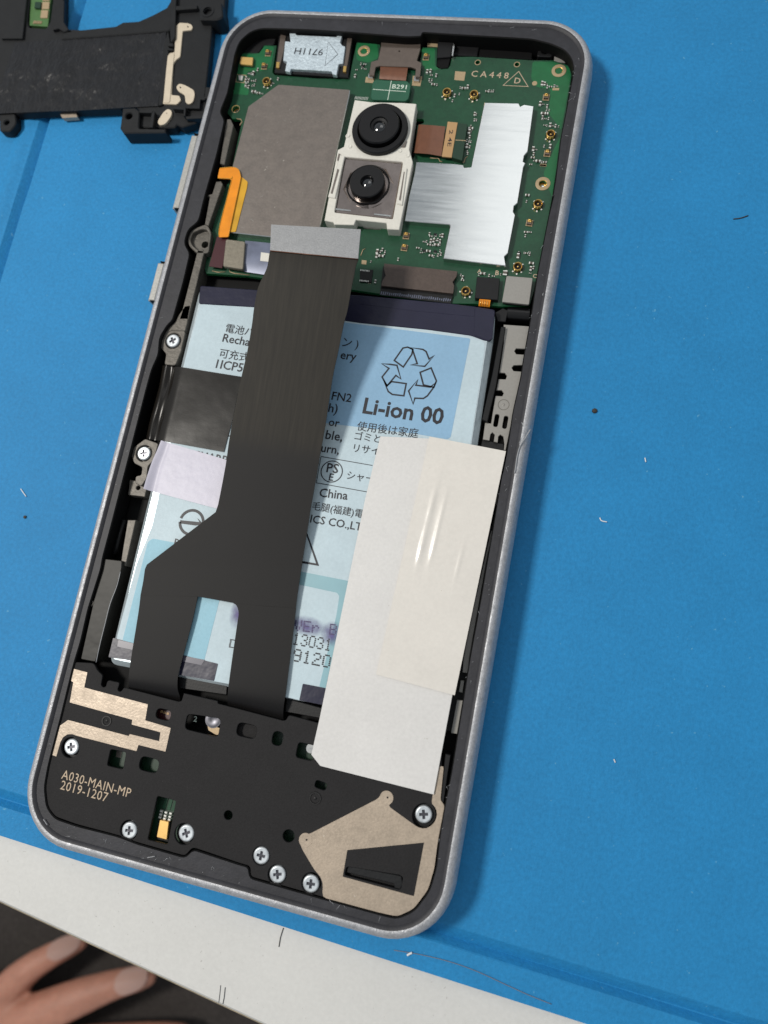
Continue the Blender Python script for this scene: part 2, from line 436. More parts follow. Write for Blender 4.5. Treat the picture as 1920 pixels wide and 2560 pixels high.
# the mat: one sheet with a raised rib on the left and a groove near its front edge
mat_t = thing('repair_mat', 'blue silicone work mat with moulded ribs under the open phone', 'mat', (0, 0, -0.002))
m0, m1 = (-44.37,-86.51), (61.13,-89.74)
def mat_edge(x): return m0[1] + (x - m0[0]) * (m1[1] - m0[1]) / (m1[0] - m0[0])
rib0, rib1 = (-79.00,90.52), (-79.46,21.13)
rd = Vector((rib1[0] - rib0[0], rib1[1] - rib0[1])).normalized()
gr0, gr1 = (-42.83,-80.70), (62.35,-83.74)
gd = Vector((gr1[0] - gr0[0], gr1[1] - gr0[1])).normalized()
RS = 1.0 if (100.0 - rib0[0]) * rd.y - (0.0 - rib0[1]) * rd.x > 0 else -1.0     # side of the rib the phone lies on
def mat_z(x, y):
    d = (x - rib0[0]) * rd.y - (y - rib0[1]) * rd.x      # signed distance to the rib line
    z = 0.0
    q = d * RS
    if -1.25 < q <= 1.05: z -= 1.75 * (q + 1.25) / 2.3
    elif 1.05 < q < 1.35: z -= 1.75 * (1.35 - q) / .3
    elif -6.5 < q <= -1.25: z += .35 * (0.5 - 0.5 * math.cos(2 * math.pi * (q + 6.5) / 5.25))
    e = (x - gr0[0]) * -gd.y + (y - gr0[1]) * gd.x
    if -.2 < e < 1.9: z -= 1.5 * (1.9 - e) / 2.1
    elif -1.1 < e <= -.2: z -= 1.5 * (e + 1.1) / .9
    return z
mb = MB()
us = [-260 + i * 5.0 for i in range(0, 21)]
u = -160.0
while u < 160: us.append(u); u += (0.8 if u > -60 or u < -104 else 0.2)
us += [160 + i * 10 for i in range(0, 11)]
vs = []
v = 0.0
while v < 24: vs.append(v); v += (0.2 if 3 < v < 12 else .6)
while v < 340: vs.append(v); v += (3.0 if v < 240 else 10)
idx = {}
for j, vv in enumerate(vs):
    for i, uu in enumerate(us):
        y = mat_edge(uu) + vv
        idx[i, j] = len(mb.v); mb.v.append((uu, y, mat_z(uu, y)))
for j in range(len(vs) - 1):
    for i in range(len(us) - 1):
        mb.face((idx[i, j], idx[i + 1, j], idx[i + 1, j + 1], idx[i, j + 1]), 'mat', False)
k = len(mb.v); n = len(us)
for i, uu in enumerate(us): mb.v.append((uu, mat_edge(uu), -2.0))
for i in range(n - 1): mb.face((k + i, k + i + 1, idx[i + 1, 0], idx[i, 0]), 'mat')
o = mb.build('mat_sheet', mat_t); o.location = (0, 0, .002)

# ------------------------------------------------------------------ the phone
phone = thing('smartphone', 'opened silver smartphone with its circuit board, battery and black flat cable exposed', 'smartphone')
W2, L2 = 38.0, 83.55
def rrect(d, r, n=10):
    w, l = W2 - d, L2 - d; r = max(r - d, 1.0); out = []
    for cx, cy, a in ((w - r, l - r, 0), (-w + r, l - r, 90), (-w + r, -l + r, 180), (w - r, -l + r, 270)):
        for k in range(n + 1):
            t = math.radians(a + 90 * k / n); out.append((cx + r * math.cos(t), cy + r * math.sin(t)))
    return out
CR = 10.5
def sweep(b, sec, m, smooth=True):
    rings = [b.ring(rrect(d, CR), z) for d, z in sec]; n = len(rings[0])
    for A, B in zip(rings, rings[1:]):
        for i in range(n): b.face((A[i], A[(i + 1) % n], B[(i + 1) % n], B[i]), m, smooth)
    return rings
b = MB()
sweep(b, [(1.6, 1.1), (.7, 1.5), (.18, 2.6), (0, 4.2), (.10, 5.6), (.42, 6.6), (.95, 7.25), (1.5, 7.45), (1.85, 7.3)], 'silver')
frame = b.build('frame', phone)
# display glass on the face that lies on the mat
b = MB(); r_ = sweep(b, [(3.0, 0.02), (1.9, .25), (1.55, 1.05), (1.75, 1.15)], 'lens'); b.face(r_[0][::-1], 'lens'); b.face(r_[-1], 'deep')
b.build('display_glass', phone)
# side keys
for nm, pts in (('volume_key', [(-38.11,52.92),(-36.40,53.05),(-36.35,36.62),(-38.23,36.75)]), ('power_key', [(-38.25,24.49),(-36.39,24.79),(-36.31,16.75),(-38.25,16.82)])):
    xo = min(p[0] for p in pts); ys_ = [p[1] for p in pts]
    y0, y1 = min(ys_), max(ys_)
    bb = MB().prism([(-W2 - .75, y0), (-W2 + .72, y0), (-W2 + .72, y1), (-W2 - .75, y1)], 2.9, 6.95, 'button', .22)
    bb.build(nm, frame)
    for yy in (y0 - .12, y1 + .12):
        MB().prism(rect((-W2 + .75, yy), 1.75, .16), 2.0, 7.2, 'deep').build('key_gap', frame)
# the dark glue ledge around the opening
cavity = ([(-27.46,78.49),(-19.41,78.59),(-10.46,78.39),(-4.41,78.13)] + [(1.27,77.91),(4.14,78.21),(4.09,79.09),(11.23,78.89),(21.13,78.73),(25.77,78.61),(29.32,77.80),(32.22,76.55),(33.73,74.67),(34.41,72.36),(34.31,64.11),(34.16,57.77),(34.53,49.59),(34.53,45.66)]
    + [(34.70,46.24),(34.44,42.32),(34.35,38.69),(34.19,30.12),(34.33,24.53),(34.35,21.07),(34.30,14.11)] + [(34.40,11.37),(34.07,4.23),(34.26,-2.48),(34.14,-6.53)]
    + [(34.03,-7.01),(34.13,-16.39),(34.13,-22.12),(34.14,-29.95),(34.04,-38.36),(34.12,-44.22),(34.19,-49.99)] + [(34.25,-56.74),(34.12,-61.62),(34.16,-66.40),(34.47,-71.06),(34.04,-74.55),(32.30,-77.92),(29.84,-79.70),(26.82,-79.76),(17.55,-79.76),(5.26,-79.65),(4.84,-78.07),(3.25,-78.09)]
    + [(-5.27,-77.70),(-6.14,-79.25),(-15.04,-79.14),(-18.57,-78.82),(-26.30,-78.95),(-30.66,-78.72),(-32.68,-77.32),(-34.03,-74.29),(-34.35,-70.55),(-34.34,-62.57),(-34.50,-53.05)]
    + [(-34.30,-48.99),(-34.50,-43.17),(-34.04,-35.64),(-34.26,-33.80),(-34.21,-28.86)] + [(-34.27,-1.42),(-34.21,3.09),(-33.62,6.06),(-34.28,9.51),(-33.34,12.24),(-32.55,13.28),(-32.47,16.66)]
    + [(-32.36,21.06),(-32.50,27.44),(-34.26,29.37),(-34.18,32.37),(-32.43,34.24),(-32.49,39.68),(-32.21,49.11),(-32.41,56.97)] + [(-33.88,58.56),(-33.27,63.06),(-33.88,72.33),(-33.56,75.21),(-31.73,77.54),(-29.80,78.38)])
ledge = plate('glue_ledge', phone, rrect(1.75, CR), 3.0, 6.95, 'ledge', .18, [rnd(cavity, 1.0, 3)], side='deep')
b = MB(); sweep(b, [(1.78, 7.35), (2.1, 7.28), (2.4, 6.97)], 'ledge'); b.build('inner_lip', ledge)
plate('chassis_floor', phone, rrect(1.9, CR), 1.2, 2.4, 'deep')
# corner pockets and recesses moulded in the chassis at the top end
plate('corner_pocket', phone, rnd([(-35.18,77.91),(-32.91,79.78),(-29.57,80.53),(-27.42,80.48),(-27.19,77.15),(-29.57,77.03),(-30.16,74.97),(-34.48,75.02)], .8), 2.4, 4.4, 'black', .15)
plate('screw_boss', phone, rnd([(27.02,79.62),(30.14,79.64),(29.82,77.20),(26.93,77.18)], .5), 2.4, 4.6, 'black', .15, [circ((28.34,78.60), .8)])
plate('top_gasket', phone, [(10.96,79.58),(15.35,79.39),(15.30,76.92),(10.59,76.93)], 2.4, 4.2, 'black', .12)
plate('top_gasket', phone, [(15.35,79.36),(25.84,79.22),(26.04,77.20),(15.49,77.16)], 2.4, 3.8, 'deep', .12)
# residue and scratches left by the glue
b = MB(); rr = random.Random(3)
def fleck(x, y, z, s, ang):
    p = [(x + s * k * math.cos(ang) + rr.uniform(-.25, .25) * s * .5, y + s * k * math.sin(ang) + rr.uniform(-.25, .25) * s * .5, z) for k in (-1, -.3, .4, 1)]
    b.tube(p, [.02, .05 * min(1.4, s), .045, .015], 'residue', 4)
for i in range(110):
    side = rr.choice('LRRRBBT')
    t = rr.random()
    if side == 'R': x, y = rr.uniform(34.0, 35.6), -75 + 150 * t
    elif side == 'L': x, y = rr.uniform(-35.6, -34.6), -70 + 148 * t
    elif side == 'B': x, y = -28 + 56 * t, rr.uniform(-81.2, -79.2)
    else: x, y = -26 + 52 * t, rr.uniform(80.6, 81.6)
    fleck(x, y, 6.98, rr.choice([.12, .15, .2, .3, .5]), rr.uniform(0, 3.14))
for pts, r0 in (([(35.97,2.63,7.35),(36.48,1.79,7.35),(36.64,1.16,7.35),(36.40,-0.05,7.35),(36.15,-1.13,7.35)], .09), ([(37.61,1.55,7.60),(37.01,-0.03,7.60),(36.35,-1.69,7.60),(36.16,-3.52,7.60),(36.21,-5.31,7.60),(36.21,-6.46,7.60)], .11), ([(36.12,-22.41,7.20),(36.18,-24.48,7.20),(36.30,-26.65,7.20)], .09), ([(36.44,71.97,7.20),(36.39,70.95,7.20),(36.49,69.80,7.20),(36.61,69.42,7.20)], .06), ([(36.87,71.29,7.20),(36.56,70.73,7.20)], .07), ([(36.69,30.41,7.20),(36.08,29.52,7.20)], .12), ([(36.27,24.90,7.20),(36.12,23.84,7.20)], .1), ([(36.02,27.19,7.20),(35.81,26.46,7.20),(36.37,26.30,7.20)], .07), ([(36.47,-68.31,7.10),(35.98,-69.72,7.10)], .08), ([(-12.59,-80.78,7.10),(-11.28,-80.25,7.10)], .08), ([(-32.50,-79.22,7.30),(-31.51,-79.95,7.30)], .09)):
    b.tube(bez(pts, 4), r0, 'residue', 5)
g = b.build('glue_residue', ledge); g['kind'] = 'stuff'

# ---- left cast rail and bosses
zr = 6.1
b = MB()
b.prism([(-32.46,57.81),(-31.75,57.86),(-30.81,56.53),(-30.57,47.60),(-31.61,47.83),(-32.39,55.44),(-32.51,56.19)], 2.4, zr, 'rail', .1)
b.build('cast_rail', phone)
b = MB(); b.prism([(-31.45,43.73),(-30.39,43.93),(-29.87,43.25),(-30.66,34.07),(-31.52,34.29),(-31.93,40.35),(-32.45,40.41),(-32.48,40.71),(-31.58,41.01)], 2.4, zr, 'rail', .1); b.build('cast_rail', phone)
cB = (-30.87,30.48)
boss = rnd([(-31.52,34.29),(-30.64,33.97),(-29.68,32.53),(-29.23,28.32),(-31.54,27.97),(-33.47,29.25),(-34.28,30.43),(-34.13,32.80)], .5)
b = MB().prism(boss, 2.4, 6.1, 'rail', .1, [rnd([(-32.06,33.21),(-30.86,33.23),(-30.06,32.29),(-29.62,28.68),(-31.52,28.68),(-33.06,29.63),(-33.74,30.69),(-33.59,32.24)], .4)])
b.prism(rnd([(-33.02,33.89),(-31.02,33.99),(-29.99,33.06),(-29.58,29.02),(-32.18,28.94),(-34.06,29.97),(-34.62,31.35),(-34.33,33.03)], .4), 2.4, 5.2, 'rail', 0, [circ(cB, .75)])
b.lathe(cB, [(.75, 5.2), (.7, 3.4), (.3, 3.3), (.25, 4.1), (0, 4.1)], 'rail', 16)
b.build('rail_boss', phone)
b = MB().prism([(-31.64,28.77),(-30.47,28.89),(-30.16,28.22),(-30.03,21.21),(-30.02,15.88),(-29.93,14.22),(-31.75,14.00),(-31.63,15.68),(-31.63,22.03)], 2.4, 6.1, 'rail', .1)
b.prism([(-32.10,14.83),(-31.33,16.83),(-30.15,17.19),(-29.93,13.41),(-29.99,11.76),(-32.74,11.54),(-33.37,11.08),(-33.62,10.00),(-34.30,10.54),(-34.08,11.73),(-32.86,12.83),(-32.40,13.52)], 2.4, 6.1, 'rail', .1)
b.build('cast_rail', phone)
sc1 = (-31.94,9.54)
b = MB().prism(rnd([(-32.92,13.04),(-29.92,11.73),(-29.80,7.57),(-30.22,4.72),(-32.51,4.58),(-32.67,6.78),(-34.16,7.83),(-34.74,9.23),(-34.61,10.50),(-33.89,11.86)], .5), 2.4, 6.0, 'rail', .1, [circ(sc1, 1.6)])
b.prism(circ(sc1, 1.65), 2.4, 5.0, 'rail'); b.build('rail_boss', phone)
sc2 = (-32.02,-13.13)
b = MB().prism(rnd([(-32.51,-10.31),(-29.65,-10.83),(-29.73,-14.06),(-30.60,-15.48),(-30.21,-17.68),(-30.90,-19.36),(-32.25,-18.99),(-32.51,-17.66),(-31.46,-17.29),(-31.66,-15.79),(-33.47,-15.28),(-34.50,-13.81),(-34.30,-12.23)], .4), 2.4, 6.0, 'rail', .1, [circ(sc2, 1.6)])
b.prism(circ(sc2, 1.65), 2.4, 5.0, 'rail'); b.build('rail_boss', phone)
plate('cast_foot', phone, [(-34.12,-18.36),(-31.07,-18.37),(-30.83,-16.15),(-30.28,-17.05),(-30.24,-21.08),(-33.64,-21.25)], 2.4, 5.0, 'rail', .1, [circ((-31.99,-19.60), .4)])
plate('cast_rail', phone, [(-32.20,-25.93),(-30.61,-25.66),(-30.35,-34.32),(-31.35,-34.41),(-31.67,-31.61)], 2.4, 5.4, 'rail', .1)
plate('cable_channel', phone, [(-36.53,-26.42),(-33.61,-25.92),(-33.71,-32.36),(-36.21,-33.19)], 2.4, 3.2, 'black', .1)
b = MB().tube([(-33.61,-25.92,4.00),(-33.78,-29.86,4.00),(-33.76,-32.56,4.00)], .5, 'black', 8); b.build('coax_cable', phone)
# dark foam block beside the battery with a pale cut edge
plate('foam_block', phone, rnd([(-34.68,-33.79),(-30.75,-33.50),(-30.46,-34.92),(-30.90,-51.98),(-33.85,-52.08),(-34.47,-35.83)], .3), 2.4, 6.3, 'foam', .12)
b = MB().tube(bez([(-30.46,-35.50,6.45),(-30.45,-38.30,6.45),(-30.87,-41.53,6.45),(-30.85,-45.57,6.45),(-30.83,-48.85,6.45),(-30.69,-51.99,6.45)], 4), .07, 'residue', 5); b.build('film_edge', phone)
b = MB().tube(bez([(-35.24,-42.15,6.20),(-34.76,-41.69,6.20),(-34.17,-41.95,6.20),(-34.53,-42.48,6.20),(-35.09,-42.31,6.20)], 3), .22, 'rail', 6); b.build('glue_drop', phone)

# ---- battery
bat_o = rnd([(-29.42,21.27)] + [(27.97,23.16)] + [(28.48,18.28),(29.03,-2.09)] + [(30.53,-49.06)] + [(7.41,-50.93)] + [(-28.60,-51.83)] + [(-28.75,-46.99)], 1.6, 5)
battery = MB().prism(bat_o, 2.4, 6.5, 'battside', 1.0).build('battery', phone)
def on_batt(nm, pts, m, z=6.52, r=.4): return plate(nm, battery, rnd(pts, r), 6.46, z, m)
on_batt('label_sheet', [(-27.93,17.43),(-16.97,18.00)] + [(3.89,17.43),(16.55,17.65),(24.53,17.35),(27.08,16.66)] + [(27.35,15.12),(27.89,-2.24)] + [(28.36,-48.88)] + [(7.34,-50.72)] + [(-5.86,-50.66),(-14.73,-50.95),(-25.62,-50.41)] + [(-27.93,-47.19),(-27.72,-33.32),(-26.56,-26.32)] + [(-26.76,-18.42),(-27.17,-5.08),(-28.29,5.73)], 'batt', 6.53, .6)
on_batt('film_panel', [(0.08,17.20),(24.52,17.03),(24.47,15.24),(24.26,-1.59),(23.80,-2.02),(18.51,-1.90),(0.94,-2.35)], 'battblue', 6.56)
on_batt('film_panel', [(-26.60,-29.39),(-25.90,-28.53),(-20.25,-28.52),(-10.08,-32.27),(-10.65,-37.13),(-10.89,-47.80),(-26.72,-47.33)], 'battcyan', 6.56)
on_batt('film_border', [(1.89,-29.43),(11.43,-29.51),(11.30,-47.86),(10.16,-47.87),(10.59,-35.66),(10.41,-32.36),(9.90,-31.88),(8.82,-31.85),(2.15,-31.69)], 'teal', 6.56, .2)
b = MB().prism(rnd([(-29.01,21.17),(-17.30,21.65)] + [(2.79,22.91),(19.97,23.28),(24.30,23.23),(27.94,23.05),(28.32,17.52),(27.82,16.90),(27.05,16.86),(24.51,17.50),(16.56,17.65),(3.92,17.39)] + [(-16.94,18.03),(-28.37,17.33)], .5), 6.0, 6.62, 'navy', .18)
tapeN = b.build('top_tape', battery)
plate('tape_fold', battery, [(2.86,22.61),(13.83,22.66),(24.28,22.87),(24.56,21.21),(14.15,20.98),(3.17,21.09)], 6.5, 6.66, 'navy', .03)
plate('tape_flap', battery, [(24.36,22.90),(27.89,22.63),(28.41,17.50),(27.81,16.96),(25.00,17.71)], 6.5, 6.70, 'navy', .03)
for q in ([(-28.56,-47.21),(-24.47,-47.36),(-24.17,-50.35),(-28.52,-50.64)], [(-14.82,-47.55),(-8.28,-47.73),(-8.28,-50.70),(-14.82,-50.96)], [(7.27,-47.96),(11.31,-47.86),(11.33,-50.65),(7.25,-50.74)]):
    on_batt('bottom_tape', q, 'navy', 6.60, .15)
on_batt('clear_tape', [(-14.79,-47.65),(-10.80,-47.55),(-11.17,-48.54),(-14.92,-48.61)], 'smoke', 6.63, .1)
on_batt('clear_tape', [(-27.46,-47.35),(-24.45,-47.40),(-24.41,-48.52),(-27.40,-48.52)], 'smoke', 6.63, .1)
plate('battery_tray_wall', phone, [(-15.19,-51.35),(-6.12,-51.10),(-5.86,-52.64),(-14.56,-53.30)], 2.4, 5.6, 'black', .1)
plate('battery_tray_wall', phone, [(4.68,-51.02),(11.20,-51.27),(11.32,-53.01),(5.00,-53.23)], 2.4, 5.6, 'black', .1)
zt = 6.585
def bt(s, a, c, m='ink', bold=.011, h=None):
    if any(ord(ch) > 0x2000 for ch in s): bold = .004
    return lettering(s, a, c, zt, m, battery, bold=bold, h=h)
bt('電池パ', (-21.71,12.54), (-16.02,12.35))
bt('Recha', (-21.80,10.48), (-16.27,10.26))
bt('可充式', (-21.74,7.40), (-15.84,7.30))
bt('1ICP5', (-21.84,5.17), (-16.47,5.05))
bt('u', (-16.41,-7.51), (-15.49,-7.53))
bt('SHARP', (-21.65,-12.67), (-15.27,-12.76), h=1.55)
bt('ン )', (1.44,12.61), (4.48,12.56))
bt('ery', (1.57,10.15), (4.57,10.08))
bt('FN2', (1.62,2.17), (5.30,2.19))
bt('h)', (1.49,-0.19), (3.20,-0.19))
bt('or', (2.08,-2.70), (4.08,-2.71))
bt('ble,', (2.02,-5.22), (5.18,-5.22))
bt('urn,', (1.73,-7.69), (5.08,-7.67))
bt('シャー', (7.42,-11.80), (12.27,-11.74))
bt('China', (3.17,-15.83), (8.33,-15.56))
bt('毛腿(福建)電', (2.34,-18.23), (11.70,-18.21))
bt('ICS CO.,LT', (2.53,-20.64), (11.90,-20.56))
bt('Li-ion 00', (7.78,0.53), (22.40,0.49), bold=.024)
bt('使用後は家庭', (7.37,-2.67), (18.55,-2.49))
bt('ゴミと', (7.33,-4.49), (12.06,-4.42))
bt('リサイ', (7.59,-6.73), (12.21,-6.66))
bt('PS', (3.51,-11.22), (5.66,-11.13), bold=.015)
bt('E', (4.26,-12.63), (5.04,-12.62), bold=.015)
dot_print('13031', (3.98,-41.97), (10.83,-41.79), zt, 2.1, 'ink', battery)
dot_print('9120', (4.59,-44.69), (11.24,-44.58), zt, 2.2, 'ink', battery)
dot_print('VEr B', (3.81,-39.61), (11.23,-39.00), zt, 1.9, 'inkviolet', battery)
dot_print('D', (-7.05,-44.66), (-5.58,-44.60), zt, 1.5, 'ink', battery)
bt('R', (-21.53,-29.05), (-20.49,-29.06))
b = MB()
for q in ([(11.64,11.10),(12.75,13.64),(13.56,13.93),(14.60,13.63),(14.59,12.65),(13.51,10.08)], [(13.61,13.93),(16.39,13.86),(17.06,13.54),(17.87,12.19),(18.73,13.07),(17.34,10.72),(14.68,10.62),(15.90,11.03),(14.53,13.62)],
          [(9.47,10.17),(10.97,9.48),(10.04,7.69),(11.26,6.13),(12.48,8.33),(13.51,7.79),(12.30,10.24),(11.06,10.26)], [(11.25,6.20),(11.94,7.06),(14.63,7.05),(14.64,4.74),(12.53,4.69),(11.70,5.13),(10.14,7.45)],
          [(16.72,9.49),(18.53,10.58),(19.92,8.29),(19.67,7.05),(17.75,7.24)], [(19.92,8.04),(19.53,6.78),(18.83,5.33),(18.22,4.74),(16.68,4.57),(16.59,3.43),(15.32,5.76),(16.61,8.16),(16.39,7.00),(19.05,7.01)]):
    stroke_loop(b, q, .29, zt, 'ink')
b.build('recycling_mark', battery)
b = MB(); stroke_loop(b, circ((4.50,-10.99), 1.93, n=36), .17, zt, 'ink'); b.build('approval_ring', battery)
b = MB()
stroke_loop(b, [(1.99,-8.59)] + [(11.54,-8.75)], .12, zt, 'ink', False)
stroke_loop(b, [(2.18,-13.45)] + [(11.56,-13.60)], .12, zt, 'ink', False)
stroke_loop(b, [(1.99,-8.59),(2.18,-13.45)], .12, zt, 'ink', False)
b.build('print_frame', battery)
b = MB(); stroke_loop(b, [(2.34,-22.60),(5.49,-27.74),(0.92,-27.79)], .35, zt, 'ink'); b.build('warning_triangle', battery)
cg = (-19.21,-24.36)
b = MB()
a0 = math.radians(180)
arc = [(cg[0] + 2.22 * math.cos(t), cg[1] + 2.22 * math.sin(t)) for t in [a0 + .12 + k * (2 * math.pi - .3) / 30 for k in range(31)]]
for q, r in zip(arc, arc[1:]): stroke_loop(b, [q, r], .5, zt, 'ink', False)
k = b.ring([(-21.44,-24.34),(-17.73,-24.06),(-18.31,-23.41),(-16.89,-24.31),(-18.32,-24.80),(-21.30,-24.92)], zt); b.face(k[::-1], 'ink')
b.build('charge_mark', battery)

def smear(c, w, h, parent):
    m = bpy.data.materials.new('violet_smear'); m.use_nodes = True; nt = m.node_tree; N = nt.nodes; K = nt.links
    out = N['Material Output']; pb_ = N['Principled BSDF']; pb_.inputs['Base Color'].default_value = (.10, .07, .25, 1); pb_.inputs['Roughness'].default_value = .5
    tr = N.new('ShaderNodeBsdfTransparent'); mx = N.new('ShaderNodeMixShader')
    tc = N.new('ShaderNodeTexCoord'); mp = N.new('ShaderNodeMapping'); mp.inputs['Scale'].default_value = (2000 / w, 2000 / h, 0)
    gr = N.new('ShaderNodeTexGradient'); gr.gradient_type = 'SPHERICAL'
    nz_ = N.new('ShaderNodeTexNoise'); nz_.inputs['Scale'].default_value = 700; nz_.inputs['Detail'].default_value = 3
    mu = N.new('ShaderNodeMath'); mu.operation = 'MULTIPLY'; m2 = N.new('ShaderNodeMath'); m2.operation = 'MULTIPLY'; m2.inputs[1].default_value = 1.5
    K.new(tc.outputs['Object'], mp.inputs['Vector']); K.new(mp.outputs['Vector'], gr.inputs['Vector']); K.new(tc.outputs['Object'], nz_.inputs['Vector'])
    K.new(gr.outputs['Fac'], mu.inputs[0]); K.new(nz_.outputs['Fac'], mu.inputs[1]); K.new(mu.outputs[0], m2.inputs[0])
    K.new(m2.outputs[0], mx.inputs['Fac']); K.new(tr.outputs[0], mx.inputs[1]); K.new(pb_.outputs[0], mx.inputs[2]); K.new(mx.outputs[0], out.inputs['Surface'])
    M['violet_smear'] = m
    bb_ = MB(); k_ = bb_.ring(circ((0, 0), w / 2, h / 2, 28), 0); bb_.face(k_, 'violet_smear')
    o_ = bb_.build('ink_smear', parent); o_.location = (c[0] * S, c[1] * S, 6.575 * S)
smear((5.83,-38.41), 7.5, 3.6, battery)
smear((10.45,-38.88), 4.5, 4.5, battery)
smear((-6.80,-38.52), 3.0, 6.0, battery)

# ---- main circuit board
HP = 4.6
pcb_o = ([(-34.90,74.23),(-34.32,74.64),(-30.05,74.78),(-29.45,75.11),(-29.42,76.70),(-26.64,76.76),(-26.11,70.41),(-25.44,69.83),(-19.39,69.68),(-16.52,69.58),(-9.93,69.84),(-9.51,70.28),(-9.67,78.43),(-8.97,78.75),(-5.12,78.52),(-4.58,77.84),(-4.18,75.06)]
    + [(-3.64,72.14),(2.25,72.48),(4.22,74.92),(4.18,77.91),(7.08,78.15),(7.71,73.79),(8.25,73.36),(10.00,73.35),(10.44,74.11)] + [(10.40,76.08),(14.45,76.36),(26.05,76.19),(30.17,76.42),(33.31,75.39),(34.17,73.45),(34.24,66.11),(34.39,53.31),(34.45,46.82)]
    + [(34.12,31.45),(34.12,28.70)] + [(33.76,25.45),(28.86,24.74),(23.77,24.68),(19.59,24.23),(5.97,24.56)] + [(0.29,24.77),(-20.84,25.20),(-29.51,24.79),(-29.99,25.65),(-30.42,32.55),(-30.57,41.07),(-29.56,44.94)] + [(-29.62,48.53),(-29.99,58.25),(-30.62,59.24),(-32.19,59.13),(-33.87,60.56),(-34.53,64.91),(-34.47,70.21)])
h_slot = rnd([(-0.17,38.31),(3.54,38.48),(3.57,37.56),(-0.08,37.40)], .3)
h_cam = rnd([(5.62,61.89),(7.36,61.90),(7.61,61.07),(6.36,60.55),(7.13,53.93),(6.86,52.86),(5.76,55.08)], .3)
b = MB().prism(pcb_o, 3.8, HP, 'pcb', .03, [h_slot, h_cam, circ((-7.73,76.41), .62), circ((31.62,74.15), .66), circ((32.34,49.98), .66), circ((-32.02,61.39), .72), circ((15.74,75.12), .45), circ((23.42,75.10), .45)], side='pcbhi')
board = b.build('mainboard', phone)
def onb(nm, pts, m, z1, c=0.0, holes=(), z0=4.55, side=None, r=0): return plate(nm, board, rnd(pts, r) if r else pts, z0, z1, m, c, holes, side)
for q in ([(-34.72,74.08),(-30.00,74.62),(-29.25,76.55),(-27.10,76.51),(-26.62,71.51),(-28.78,70.52),(-31.41,70.37),(-31.73,68.92),(-30.27,66.16),(-30.07,64.75),(-34.25,64.91),(-34.32,70.20)], [(-9.51,78.28),(-5.33,78.29),(-4.42,75.03),(-5.94,73.82),(-8.80,74.22),(-9.51,76.44)],
          [(26.32,75.92),(30.22,76.08),(33.35,75.11),(34.01,73.43),(34.02,66.08),(33.94,61.42),(32.40,63.37),(30.89,65.08),(30.95,66.91),(30.69,70.05),(27.89,70.40),(26.63,72.19)], [(3.99,77.71),(6.67,77.85),(7.42,73.75),(8.50,73.21),(6.66,72.61),(5.06,73.34)],
          [(32.58,54.91),(34.02,60.14),(34.46,47.28),(32.12,52.09)]):
    onb('ground_plane', q, 'pcbhi', 4.615, r=.5)
# shield cans
b = MB().prism(rnd([(-23.47,66.56),(-8.28,66.31),(-8.18,65.00)] + [(-8.03,36.03),(-7.86,32.99),(-26.03,33.18)] + [(-28.90,47.56),(-28.76,61.09)], .25), 4.55, 6.0, 'shield', .12, side='steel')
b.build('shield_can', board)['label'] = 'dull grey shield can with a cut corner'
b = MB(); rs_ = random.Random(21)
for (cx_, cy_) in [(-15.63,52.15),(-15.19,52.46),(-15.91,51.73),(-20.56,61.70),(-19.75,60.93),(-26.28,59.65),(-26.41,59.09),(-21.52,48.05),(-20.74,53.50),(-16.63,64.72),(-10.02,45.87),(-21.25,41.43),(-13.09,42.97),(-20.33,58.43)] + [(-21.17,41.51),(-22.25,36.43),(-21.63,47.85),(-21.94,36.19),(-15.76,42.01),(-23.55,34.47)]:
    a = rs_.uniform(-.9, .9); l_ = rs_.uniform(.08, .45); stroke_loop(b, [(cx_ - l_ * math.cos(a), cy_ - l_ * math.sin(a)), (cx_ + l_ * math.cos(a), cy_ + l_ * math.sin(a))], rs_.uniform(.03, .07), 6.004, 'bracket', False)
sc_o = b.build('can_scratches', board); sc_o['kind'] = 'stuff'
sh = [(18.75,65.27),(25.28,65.55),(25.68,64.90),(26.33,65.36),(28.19,65.13),(28.59,55.53),(28.07,54.60),(28.09,53.33),(28.54,53.07)] + [(28.33,52.16),(28.44,44.80),(27.89,44.13),(27.95,42.90),(28.40,42.33),(28.34,34.64),(27.81,33.86),(28.39,32.04),(22.06,32.15),(16.74,32.30),(16.84,38.89),(16.63,39.19),(8.10,39.10),(7.99,42.12),(7.93,44.27),(8.06,49.15),(7.95,51.60),(15.17,51.81),(17.03,51.72),(17.36,51.18),(18.59,51.39)]
b = MB().prism(sh, 4.55, 5.9, 'brushed', .10, side='steel')
b.build('shield_can', board)['label'] = 'bright brushed steel shield can, L-shaped'
# screw lands
def land(c, ro, ri):
    bb = MB(); bb.lathe(c, [(ro, 4.55), (ro, 4.68), (ro - .06, 4.70), (ri + .1, 4.70), (ri, 4.62), (ri * .95, 3.6), (ri * .5, 3.5), (ri * .45, 3.9), (0, 3.95)], 'pale', 28, mats=['pale', 'pale', 'pale', 'gold', 'gold', 'gold', 'steel', 'steel'])
    return bb.build('screw_land', board)
land((-7.73,76.41), 1.25, .66); land((31.62,74.15), 1.38, .68); land((32.34,49.98), 1.38, .68); land((-32.02,61.39), .88, .76)
for q in ((15.74,75.12), (23.42,75.10)):
    MB().lathe(q, [(.62, 4.6), (.60, 4.63), (.46, 4.63), (.46, 4.2)], 'pale', 20).build('plated_hole', board)
MB().lathe((27.47,71.14), [(.5, 4.6), (.48, 4.64), (0, 4.64)], 'pale', 18).build('test_pad', board)
